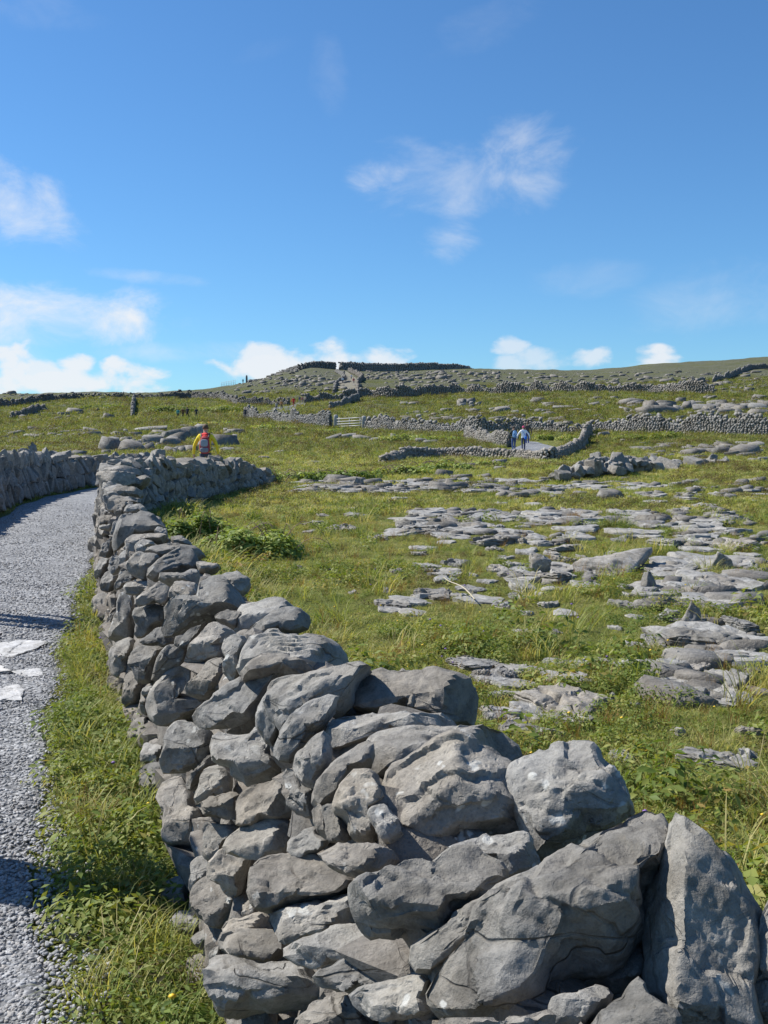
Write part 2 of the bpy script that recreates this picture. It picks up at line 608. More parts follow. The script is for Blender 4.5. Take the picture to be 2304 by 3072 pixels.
def make_plant(name, stops, trans=0.35, rough=0.6, patch=True):
    m, nt, b = new_mat(name)
    L = nt.links
    at_ = N(nt, 'ShaderNodeAttribute', attribute_name='rnd')
    oi = N(nt, 'ShaderNodeObjectInfo')
    geo = N(nt, 'ShaderNodeNewGeometry')
    f = nmath(nt, 'ADD', nmath(nt, 'MULTIPLY', at_.outputs['Fac'], 0.45), nmath(nt, 'MULTIPLY', oi.outputs['Random'], 0.25))
    if patch:
        pz = noise_tex(nt, geo.outputs['Position'], 0.8, 5, 0.65)
        f = nmath(nt, 'ADD', f, nmath(nt, 'MULTIPLY', nmath(nt, 'SUBTRACT', pz, 0.32), 1.25))
    else:
        f = nmath(nt, 'ADD', f, 0.15)
    c = ramp(nt, f, stops)
    L.new(c, b.inputs['Base Color'])
    b.inputs['Roughness'].default_value = rough
    b.inputs['Specular IOR Level'].default_value = 0.3
    tr = N(nt, 'ShaderNodeBsdfTranslucent')
    tc = mix(nt, 1.0, c, (1.5, 1.45, 0.7), 'MULTIPLY')
    L.new(tc, tr.inputs['Color'])
    ms = N(nt, 'ShaderNodeMixShader')
    ms.inputs[0].default_value = trans
    out = nt.nodes['Material Output']
    L.new(b.outputs[0], ms.inputs[1])
    L.new(tr.outputs[0], ms.inputs[2])
    L.new(ms.outputs[0], out.inputs['Surface'])
    return m


GREEN = [(0.08, (0.072, 0.128, 0.026)), (0.32, (0.155, 0.212, 0.046)), (0.55, (0.275, 0.298, 0.082)), (0.78, (0.42, 0.38, 0.15)), (1.0, (0.50, 0.42, 0.21))]
M_GRASS = make_plant('meadow_grass', GREEN)
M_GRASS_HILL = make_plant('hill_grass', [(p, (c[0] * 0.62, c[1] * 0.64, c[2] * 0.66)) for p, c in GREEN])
M_LEAF = make_plant('herb_leaf', [(0.1, (0.060, 0.105, 0.020)), (0.45, (0.14, 0.195, 0.036)), (0.8, (0.26, 0.27, 0.065)), (1.0, (0.32, 0.20, 0.07))])
M_BRAMBLE = make_plant('bramble_leaf', [(0.1, (0.085, 0.140, 0.030)), (0.5, (0.21, 0.285, 0.065)), (0.85, (0.36, 0.38, 0.11)), (1.0, (0.40, 0.25, 0.10))])
M_DRY = make_plant('dead_grass', [(0.2, (0.13, 0.07, 0.02)), (0.6, (0.26, 0.15, 0.05)), (1.0, (0.36, 0.25, 0.11))], patch=False)
M_HEATH = make_plant('heath_leaf', [(0.1, (0.05, 0.05, 0.018)), (0.5, (0.10, 0.085, 0.03)), (1.0, (0.16, 0.11, 0.05))])


def plain(name, c, rough=0.7, var=0.12, scale=20, bump=0.0):
    m, nt, b = new_mat(name)
    geo = N(nt, 'ShaderNodeNewGeometry')
    f = noise_tex(nt, geo.outputs['Position'], scale, 5)
    col = ramp(nt, f, [(0.3, tuple(x * (1 - var) for x in c)), (0.7, tuple(min(1, x * (1 + var)) for x in c))])
    nt.links.new(col, b.inputs['Base Color'])
    b.inputs['Roughness'].default_value = rough
    if bump:
        bp = N(nt, 'ShaderNodeBump')
        bp.inputs['Strength'].default_value = bump
        bp.inputs['Distance'].default_value = 0.01
        nt.links.new(f, bp.inputs['Height'])
        nt.links.new(bp.outputs[0], b.inputs['Normal'])
    return m


# field: turf colours near, turf broken by grey stone further up the hill
def make_field():
    m, nt, b = new_mat('hill_turf')
    L = nt.links
    geo = N(nt, 'ShaderNodeNewGeometry')
    pos = geo.outputs['Position']
    n1 = noise_tex(nt, pos, 0.55, 4, 0.6)
    n2 = noise_tex(nt, pos, 3.0, 6, 0.65)
    n3 = noise_tex(nt, pos, 22, 5, 0.7)
    n4 = noise_tex(nt, pos, 0.045, 5, 0.6)
    f = nmath(nt, 'ADD', nmath(nt, 'MULTIPLY', n1, 0.5), nmath(nt, 'ADD', nmath(nt, 'MULTIPLY', n2, 0.35), nmath(nt, 'MULTIPLY', n3, 0.25)))
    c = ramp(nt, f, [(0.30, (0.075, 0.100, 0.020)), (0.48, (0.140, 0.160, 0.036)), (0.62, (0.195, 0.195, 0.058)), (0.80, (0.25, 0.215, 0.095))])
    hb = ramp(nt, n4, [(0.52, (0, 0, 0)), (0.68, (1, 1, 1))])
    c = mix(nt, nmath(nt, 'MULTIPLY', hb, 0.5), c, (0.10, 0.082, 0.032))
    c0 = c
    # grey stone breaking through, more with distance up the hill
    sep = N(nt, 'ShaderNodeSeparateXYZ')
    L.new(pos, sep.inputs[0])
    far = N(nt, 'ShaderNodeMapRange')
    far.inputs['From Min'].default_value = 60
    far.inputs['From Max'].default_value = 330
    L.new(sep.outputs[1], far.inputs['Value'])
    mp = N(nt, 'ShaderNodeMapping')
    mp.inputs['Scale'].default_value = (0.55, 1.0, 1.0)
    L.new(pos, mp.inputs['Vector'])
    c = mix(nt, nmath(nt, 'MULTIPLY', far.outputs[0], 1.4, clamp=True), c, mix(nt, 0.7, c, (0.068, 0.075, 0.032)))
    r1 = noise_tex(nt, mp.outputs[0], 0.16, 8, 0.72, 0.3)
    r2 = noise_tex(nt, mp.outputs[0], 0.028, 4, 0.6)
    rr = nmath(nt, 'ADD', nmath(nt, 'MULTIPLY', r1, 0.75), nmath(nt, 'MULTIPLY', r2, 0.35))
    rr = nmath(nt, 'ADD', rr, nmath(nt, 'MULTIPLY', far.outputs[0], 0.13))
    rf = ramp(nt, rr, [(0.60, (0, 0, 0)), (0.68, (1, 1, 1))])
    rcol = ramp(nt, noise_tex(nt, pos, 0.9, 6, 0.75), [(0.3, (0.05, 0.05, 0.046)), (0.7, (0.19, 0.186, 0.168))])
    rf = nmath(nt, 'MULTIPLY', rf, nmath(nt, 'MULTIPLY', far.outputs[0], 2.2, clamp=True))
    c = mix(nt, nmath(nt, 'MULTIPLY', rf, 0.5), c, rcol)
    L.new(c, b.inputs['Base Color'])
    b.inputs['Roughness'].default_value = 0.95
    b.inputs['Specular IOR Level'].default_value = 0.1
    bp = N(nt, 'ShaderNodeBump')
    bp.inputs['Strength'].default_value = 0.9
    bp.inputs['Distance'].default_value = 0.12
    L.new(nmath(nt, 'ADD', n3, nmath(nt, 'MULTIPLY', n2, 2.0)), bp.inputs['Height'])
    bp2 = N(nt, 'ShaderNodeBump')
    bp2.inputs['Strength'].default_value = 0.8
    bp2.inputs['Distance'].default_value = 1.2
    L.new(nmath(nt, 'MULTIPLY', r1, nmath(nt, 'MULTIPLY', far.outputs[0], 1.0)), bp2.inputs['Height'])
    L.new(bp.outputs[0], bp2.inputs['Normal'])
    L.new(bp2.outputs[0], b.inputs['Normal'])
    return m


M_FIELD = make_field()


def make_gravel(name, far=False):
    m, nt, b = new_mat(name)
    L = nt.links
    geo = N(nt, 'ShaderNodeNewGeometry')
    pos = geo.outputs['Position']
    vor = N(nt, 'ShaderNodeTexVoronoi')
    vor.inputs['Scale'].default_value = 34
    L.new(pos, vor.inputs['Vector'])
    n1 = noise_tex(nt, pos, 1.1, 5, 0.6)
    hs = N(nt, 'ShaderNodeSeparateXYZ')
    L.new(vor.outputs['Color'], hs.inputs[0])
    c = ramp(nt, hs.outputs[0], [(0.0, (0.17, 0.175, 0.185)), (0.5, (0.30, 0.305, 0.315)), (1.0, (0.46, 0.465, 0.47))])
    gap = ramp(nt, vor.outputs['Distance'], [(0.25, (1, 1, 1)), (0.62, (0.45, 0.45, 0.45))])
    c = mix(nt, 1.0, c, gap, 'MULTIPLY')
    c = mix(nt, 1.0, c, ramp(nt, n1, [(0.35, (0.82, 0.82, 0.82)), (0.65, (1.12, 1.12, 1.12))]), 'MULTIPLY')
    L.new(c, b.inputs['Base Color'])
    b.inputs['Roughness'].default_value = 0.75
    bp = N(nt, 'ShaderNodeBump')
    bp.inputs['Strength'].default_value = 1.0
    bp.inputs['Distance'].default_value = 0.012
    bp.invert = True
    L.new(vor.outputs['Distance'], bp.inputs['Height'])
    L.new(bp.outputs[0], b.inputs['Normal'])
    return m


M_GRAVEL = make_gravel('lane_gravel')
M_PEBBLE = make_limestone('gravel_stone', (0.25, 0.255, 0.265), (0.40, 0.405, 0.415), (0.34, 0.335, 0.325), scale=2.0, lichen=0.0)

# ------------------------------------------------------------------ the ground sheet
ang = np.concatenate([np.linspace(-math.pi, -0.62, 40)[:-1], np.linspace(-0.62, 0.62, 330)[:-1], np.linspace(0.62, math.pi, 40)[:-1]])
rad = np.concatenate([[0.0], np.exp(np.linspace(math.log(0.5), math.log(40), 190))[:-1], np.exp(np.linspace(math.log(40), math.log(620), 170))[:-1], np.exp(np.linspace(math.log(620), math.log(6000), 14))])
AA_, RR_ = np.meshgrid(ang, rad, indexing='ij')
gx, gy = RR_ * np.sin(AA_), RR_ * np.cos(AA_)
gz = zt(gx, gy)
na, nr = AA_.shape
idx = np.arange(na * nr).reshape(na, nr)
nx = np.roll(idx, -1, 0)
quads = np.stack([idx[:, 1:-1], idx[:, 2:], nx[:, 2:], nx[:, 1:-1]], -1).reshape(-1, 4)
tri0 = np.stack([idx[:, 0], idx[:, 1], nx[:, 1]], -1)
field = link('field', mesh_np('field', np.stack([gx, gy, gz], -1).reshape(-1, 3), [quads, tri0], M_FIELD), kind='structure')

# the lane as a sheet over the ground
py = np.concatenate([np.arange(-2.5, 14, 0.12), np.arange(14, 33.6, 0.3)])
t = np.linspace(0, 1, 44)
wob_r = 0.10 * fbm(np.stack([py * 0.9, py * 0, py * 0 + 3], -1), 3)
wob_l = 0.12 * fbm(np.stack([py * 0.7, py * 0, py * 0 + 9], -1), 3)
xr, xl = edge_x(PATH_R, py) + wob_r, edge_x(PATH_L, py) + wob_l
LX = xl[:, None] * (1 - t) + xr[:, None] * t
LY = np.repeat(py[:, None], len(t), 1)
LZ = zt(LX, LY) + 0.012 + 0.035 * np.sin(t * math.pi)[None, :] + 0.006 * fbm(np.stack([LX, LY, LX * 0], -1) * 2.2, 3)
LZ[:, 0] -= 0.06
LZ[:, -1] -= 0.06
ii = np.arange(LX.size).reshape(LX.shape)
lane = link('lane', mesh_np('lane', np.stack([LX, LY, LZ], -1).reshape(-1, 3), np.stack([ii[:-1, :-1], ii[:-1, 1:], ii[1:, 1:], ii[1:, :-1]], -1).reshape(-1, 4), M_GRAVEL), kind='structure')
lane['label'] = 'pale grey gravel lane curving left between the stone walls'


def lane_z(x, y):
    return zt(x, y) + 0.012 + 0.035 * np.sin(np.clip((x - edge_x(PATH_L, y)) / (edge_x(PATH_R, y) - edge_x(PATH_L, y)), 0, 1) * math.pi)

STONE_TRACE = """\
r 0.03 1060,2077 1069,2043 1103,2018 1153,2014 1238,2010 1280,2005 1322,2012 1373,2026 1417,2048 1421,2107 1415,2178 1377,2178 1322,2145 1238,2142 1077,2138 1065,2102
s 0.02 805,2110 815,2060 840,2040 900,2028 985,2014 1040,2004 1100,2000 1130,2012 1075,2030 1062,2065 1050,2110 1000,2150 900,2190 845,2190 815,2150
p 0.02 982,2284 980,2242 986,2191 1001,2157 1027,2147 1136,2140 1238,2145 1305,2142 1335,2155 1389,2187 1364,2204 1301,2216 1238,2233 1195,2221 1103,2223 1069,2237 1018,2263
p 0.00 1115,2250 1107,2216 1128,2191 1195,2178 1301,2187 1385,2191 1406,2183 1482,2180 1512,2199 1575,2271 1533,2296 1491,2284 1427,2267 1356,2250 1280,2267 1204,2288 1174,2318 1153,2356 1132,2347 1113,2305
S 0.06 1153,2410 1162,2381 1170,2334 1195,2292 1250,2267 1322,2233 1356,2229 1406,2242 1470,2275 1529,2305 1524,2360 1558,2427 1575,2478 1491,2493 1385,2516 1322,2545 1271,2533 1204,2499 1191,2461 1157,2427
r 0.02 1001,2398 1027,2347 1056,2318 1119,2318 1136,2347 1157,2377 1153,2406 1119,2436 1103,2478 1136,2512 1094,2529 1052,2503 1035,2461 1005,2427
s 0.01 944,2385 951,2347 976,2318 1005,2280 1069,2242 1107,2229 1115,2250 1111,2305 1052,2318 1022,2351 1001,2385 984,2402 955,2415
r 0.00 963,2427 997,2415 1027,2453 1043,2486 1056,2524 997,2529 984,2495
p 0.00 938,2436 955,2402 968,2427 984,2495 989,2524 951,2499
p 0.00 1103,2440 1149,2410 1191,2457 1204,2495 1162,2529 1128,2499
p 0.01 879,2300 894,2262 940,2215 982,2186 986,2236 984,2287 961,2329 942,2363 906,2346 885,2312
p 0.04 820,2253 839,2215 868,2160 906,2118 944,2099 999,2091 1037,2099 1003,2110 991,2143 961,2181 915,2219 877,2270 881,2291 851,2278 822,2266
r 0.06 584,2143 590,2131 628,2101 674,2063 721,2038 763,2017 822,2015 860,2017 847,2034 818,2046 809,2076 776,2118 767,2148 704,2173 653,2186 611,2177 594,2165
p 0.02 641,2211 653,2198 704,2207 759,2215 771,2181 814,2186 822,2236 822,2270 847,2287 843,2312 801,2333 746,2350 704,2329 687,2295 653,2287 643,2253
s 0.01 771,2160 776,2122 805,2084 814,2051 830,2042 839,2084 839,2186 822,2219 814,2245 792,2211 771,2181
p 0.04 484,2270 491,2236 501,2198 527,2169 569,2169 607,2181 636,2207 641,2241 611,2278 569,2308 522,2312 491,2316
p 0.00 425,2287 430,2228 455,2232 493,2236 484,2274 480,2291 425,2295
p 0.00 421,2304 430,2295 484,2291 489,2321 539,2333 514,2367 472,2401 430,2397 421,2354
p 0.05 470,2376 476,2354 539,2333 556,2367 577,2384 581,2409 619,2447 615,2498 607,2549 560,2540 514,2536 491,2519 489,2456 501,2414 480,2401
p 0.00 560,2354 581,2321 624,2270 641,2253 649,2287 603,2312 586,2363 569,2380
s 0.01 581,2405 603,2350 607,2312 653,2304 691,2333 691,2376 670,2380 636,2384 603,2401
r 0.02 575,2416 619,2397 670,2380 712,2384 721,2443 712,2464 662,2451 628,2447
p 0.02 704,2397 738,2371 792,2350 839,2333 864,2338 877,2371 868,2405 877,2439 847,2456 797,2464 763,2481 725,2477 716,2439
r 0.02 847,2321 864,2300 881,2312 911,2350 942,2367 944,2422 940,2460 906,2447 877,2430 868,2401 881,2380 851,2338
p 0.02 609,2489 624,2460 636,2477 695,2477 729,2485 695,2506 662,2544 636,2586 611,2565
p 0.04 691,2506 721,2485 780,2468 830,2454 864,2468 868,2506 864,2549 801,2578 738,2574 674,2553
s 0.00 868,2527 898,2498 944,2481 949,2506 986,2523 961,2549 906,2574 864,2557
p 0.00 400,2160 434,2152 442,2186 446,2219 425,2236 400,2245 383,2203
r 0.05 750,2660 762,2601 779,2578 830,2570 914,2568 956,2572 994,2593 1062,2618 1096,2639 1066,2677 999,2694 914,2707 855,2732 783,2736 764,2711
p 0.01 948,2563 999,2542 1024,2532 1074,2534 1150,2540 1167,2584 1142,2622 1096,2643 1041,2622 990,2599
r 0.02 636,2580 678,2542 712,2549 741,2574 733,2610 720,2669 720,2698 686,2690 661,2648 627,2631 627,2593
p 0.00 572,2635 577,2593 593,2570 619,2574 629,2597 631,2631 610,2643 577,2681 570,2677
r 0.04 570,2686 581,2665 615,2633 661,2639 686,2677 720,2694 724,2728 707,2757 661,2787 615,2762 581,2728
p 0.00 486,2665 501,2639 534,2627 572,2631 570,2686 577,2719 589,2736 534,2736 509,2753 492,2711
r 0.00 509,2770 526,2736 581,2732 610,2762 615,2778 572,2812 534,2795
r 0.00 726,2711 745,2698 764,2719 775,2736 750,2753 726,2753
p 0.02 568,2816 598,2795 640,2776 659,2791 657,2825 636,2838 589,2838
s 0.02 661,2787 669,2770 703,2762 745,2749 779,2736 817,2770 821,2783 771,2791 703,2800 665,2800
s 0.04 659,2804 703,2795 766,2791 813,2800 855,2812 866,2833 842,2859 821,2880 766,2876 712,2859 661,2854 657,2825
s 0.04 631,2939 644,2892 661,2867 703,2876 745,2892 788,2897 872,2880 914,2892 939,2943 977,2960 1041,2956 999,2981 935,3006 821,3027 745,3023 669,3044 653,3006 636,2964
p 0.04 842,2854 872,2829 956,2804 994,2783 1074,2776 1096,2791 1125,2833 1150,2838 1142,2850 1083,2871 999,2892 961,2905 914,2892 872,2876
p -0.10 788,2753 821,2736 956,2711 1066,2686 1079,2745 1074,2774 990,2791 872,2825 821,2791
p 0.01 948,2909 1041,2880 1150,2854 1209,2880 1201,2926 1125,2956 1049,2977 977,2968 935,2943
r 0.05 880,3078 914,3040 948,3006 1041,2981 1074,2998 1100,3032 1121,3057 1142,3086 999,3116 880,3112
p 0.01 686,3053 703,3032 754,3021 821,3027 826,3072 821,3108 695,3108
r 0.00 564,2880 589,2863 627,2880 636,2897 631,2964 653,3006 661,3044 619,3053 585,3006 560,2939
p 0.00 631,2854 657,2829 659,2863 636,2897 629,2871
r 0.06 1065,2669 1092,2643 1155,2622 1219,2593 1286,2589 1345,2559 1413,2551 1447,2572 1506,2614 1518,2639 1485,2673 1434,2711 1371,2745 1316,2791 1240,2787 1177,2804 1122,2804 1080,2770 1075,2736 1071,2703
p 0.03 1231,2859 1286,2816 1337,2778 1379,2741 1434,2711 1485,2669 1548,2627 1607,2601 1632,2610 1620,2660 1569,2711 1480,2753 1438,2753 1417,2787 1413,2821 1354,2863 1303,2918 1278,2918 1253,2892
R 0.08 1278,2989 1303,2930 1354,2859 1409,2821 1417,2774 1447,2749 1548,2732 1594,2698 1615,2665 1649,2614 1701,2570 1781,2540 1853,2519 1849,2481 1895,2443 1929,2429 1963,2469 1971,2503 2000,2545 1998,2590 1990,2629 1933,2671 1920,2722 1925,2764 1916,2806 1882,2844 1857,2882 1806,2908 1731,2912 1667,2946 1640,2970 1632,3016 1577,3040 1472,3071 1430,3075 1345,3042 1303,3010
p 0.00 1303,2572 1366,2530 1472,2508 1582,2504 1599,2551 1615,2572 1628,2601 1556,2631 1518,2643 1506,2622 1451,2584 1413,2563 1345,2572
p 0.02 1042,2985 1134,2956 1240,2930 1286,2922 1299,2930 1278,2985 1303,3019 1240,3044 1155,3061 1101,3049
r 0.03 1303,3032 1371,3044 1430,3070 1514,3065 1599,3036 1649,3027 1662,3074 1641,3124 1430,3133 1324,3091
F 0.08 1925,2722 1937,2688 1992,2646 2009,2570 2013,2503 2026,2490 2068,2507 2131,2553 2174,2595 2203,2629 2237,2680 2279,2739 2283,2785 2275,2891 2254,3000 2262,3072 2279,3123 2026,3123 1984,3026 1933,2967 1920,2870 1929,2798
p 0.06 2296,2726 2330,2718 2385,2764 2406,3102 2262,3102 2254,2975 2279,2870 2279,2764
p 0.00 1655,3000 1688,2992 1731,2984 1781,2954 1807,2958 1840,2992 1807,3034 1773,3055 1731,3081 1646,3081
p 0.05 1764,3081 1815,3034 1866,2992 1916,2941 1937,2975 1984,3026 2026,3068 2043,3135 1747,3135
p -0.12 1667,2958 1731,2912 1807,2908 1882,2849 1925,2806 1942,2933 1874,2992 1840,3000 1807,2967 1781,2962 1731,2992 1659,3005
R 0.09 1519,2348 1536,2308 1615,2268 1708,2235 1768,2242 1814,2301 1860,2348 1887,2441 1841,2481 1735,2520 1628,2567 1602,2573 1582,2560 1582,2514 1565,2454 1536,2401
p 0.05 445,2140 443,2110 451,2077 475,2044 511,2014 550,1996 577,2005 583,2020 553,2059 526,2068 526,2092 565,2092 626,2086 632,2110 589,2128 571,2146 541,2161 496,2173 457,2164
p 0.05 553,2062 586,2032 611,2011 614,1993 656,1975 677,1978 671,2008 680,2038 677,2053 647,2071 626,2095 586,2092 559,2083
r 0.01 671,1941 674,1917 704,1905 731,1911 734,1935 722,1965 728,1987 716,2029 701,2044 680,2041 671,2008 683,1972 668,1950
r 0.04 553,1984 574,1944 602,1905 623,1872 662,1872 707,1896 704,1905 674,1917 668,1941 680,1972 647,1975 611,1987 574,2002
p 0.05 454,2044 469,2002 481,1965 520,1935 541,1902 556,1875 595,1857 626,1845 644,1857 620,1872 602,1905 574,1944 553,1984 547,1999 505,2023 478,2044 463,2053
r 0.02 388,1996 403,1947 439,1938 475,1935 499,1947 481,1972 466,2008 454,2044 430,2047 415,2020
p 0.02 374,2062 375,2026 388,2008 412,2017 430,2044 433,2068 421,2110 391,2122 378,2134 372,2104
p 0.03 330,1987 335,1950 348,1923 385,1914 403,1926 400,1959 388,1987 388,2020 372,2035 333,2020
p 0.04 318,1911 336,1875 351,1827 357,1782 403,1780 403,1827 406,1875 406,1914 354,1923
p 0.03 403,1839 412,1821 457,1809 493,1821 502,1839 499,1872 463,1878 439,1899 421,1917 407,1905 406,1875
p 0.05 499,1818 511,1800 541,1791 589,1788 592,1752 611,1736 656,1730 692,1761 722,1797 737,1812 722,1833 686,1833 644,1848 617,1851 559,1869 541,1902 526,1914 505,1899 481,1893 487,1875 505,1866
p 0.00 415,1932 439,1905 481,1881 511,1905 526,1920 502,1941 466,1935
p 0.04 400,1803 427,1782 463,1758 487,1742 508,1742 514,1761 508,1791 499,1812 457,1806 427,1818 406,1815
p 0.01 372,1755 385,1745 439,1742 475,1748 439,1782 415,1785 375,1779
r 0.01 508,1791 517,1748 559,1752 580,1761 589,1776 583,1788 541,1791
p 0.02 475,1742 478,1721 511,1727 553,1718 571,1709 599,1715 592,1742 589,1761 556,1752 511,1745
s 0.06 439,1739 451,1709 487,1679 526,1652 544,1640 571,1646 586,1679 599,1715 565,1709 535,1721 499,1721 475,1718 463,1739
p 0.02 382,1700 391,1679 415,1658 439,1661 481,1664 451,1706 439,1739 415,1736 391,1721
p 0.03 324,1706 336,1667 360,1670 363,1709 342,1727
p 0.01 357,1694 360,1667 382,1646 385,1673 382,1703 366,1709
p 0.01 348,1755 363,1709 385,1706 412,1736 372,1752 369,1767 330,1773
p 0.02 300,1773 309,1727 327,1712 357,1727 351,1755 330,1773
s 0.02 276,1818 282,1791 306,1779 333,1788 336,1809 315,1851 288,1857
r 0.01 321,1863 339,1821 351,1809 351,1833 336,1878 315,1890 300,1911 288,1905 297,1881
r 0.01 288,1911 306,1893 336,1890 321,1920 288,1941
p 0.00 318,2047 330,2023 369,2035 375,2071 339,2080
p 0.01 339,2128 345,2095 372,2092 375,2131 369,2152 339,2158
p 0.02 427,2068 439,2059 463,2059 445,2086 427,2086
p 0.01 421,2110 430,2077 451,2086 442,2110 439,2149 424,2134
p 0.02 638,1848 686,1830 722,1836 713,1875 707,1884 671,1866
r 0.00 656,1730 704,1712 719,1721 752,1748 743,1776 719,1788 692,1767
s 0.00 589,1685 617,1685 659,1697 656,1709 626,1715 599,1712
s 0.03 710,1879 713,1842 728,1812 777,1809 801,1797 831,1793 849,1803 870,1821 891,1827 861,1861 801,1885 755,1885 740,1909 716,1903
s 0.06 736,1921 740,1897 755,1882 789,1861 819,1836 855,1824 897,1826 921,1852 927,1882 909,1894 861,1894 819,1898 777,1900 749,1927
s 0.03 730,1975 740,1942 765,1915 801,1900 837,1897 876,1909 900,1915 921,1909 969,1912 997,1933 1018,1963 1036,1996 1030,2005 988,2011 936,2023 891,2032 861,2011 801,2008 758,2020 719,2032
p 0.06 718,2032 734,1996 771,1969 816,1957 855,1966 897,1990 951,2011 988,2008 982,2020 936,2029 897,2038 867,2023 831,2017 795,2023 758,2026
p 0.02 436,1654 442,1636 511,1632 541,1633 574,1638 608,1654 617,1679 583,1685 571,1666 541,1651 487,1675 463,1660
p 0.02 409,1660 406,1636 421,1621 442,1621 469,1633 439,1639 436,1660
p 0.03 375,1621 403,1600 451,1600 487,1606 517,1630 469,1635 439,1623 406,1639 391,1669 385,1682 382,1645
p 0.05 336,1663 345,1606 357,1567 369,1543 421,1537 457,1546 475,1567 499,1591 481,1603 415,1603 378,1618 369,1642 354,1666
p 0.02 369,1537 378,1522 391,1510 421,1513 436,1528 454,1549 421,1540
p 0.02 345,1543 342,1522 366,1504 385,1510 372,1534 360,1552
p 0.03 321,1528 323,1501 339,1489 391,1489 424,1495 427,1513 369,1507 342,1522 339,1543
s 0.02 336,1480 351,1458 385,1462 427,1471 427,1492 391,1492 339,1492
s 0.02 335,1465 339,1449 391,1437 439,1428 451,1440 427,1462 385,1465 351,1462
p 0.03 385,1428 397,1416 439,1407 469,1404 466,1419 439,1431 388,1440
p 0.05 297,1555 300,1543 339,1546 342,1558 327,1576 299,1575
p 0.04 299,1588 299,1575 327,1576 345,1561 351,1573 330,1591
p 0.00 457,1543 481,1555 484,1567 469,1573 451,1558
p 0.00 475,1579 499,1588 505,1612 481,1606 463,1591
p 0.00 511,1609 541,1606 559,1618 586,1639 541,1633 520,1630
p 0.01 300,1666 309,1633 330,1615 336,1651 327,1675
p 0.01 288,1712 300,1675 327,1675 330,1682 315,1721 288,1742
p 0.01 330,1606 342,1561 354,1558 348,1606 336,1627
"""
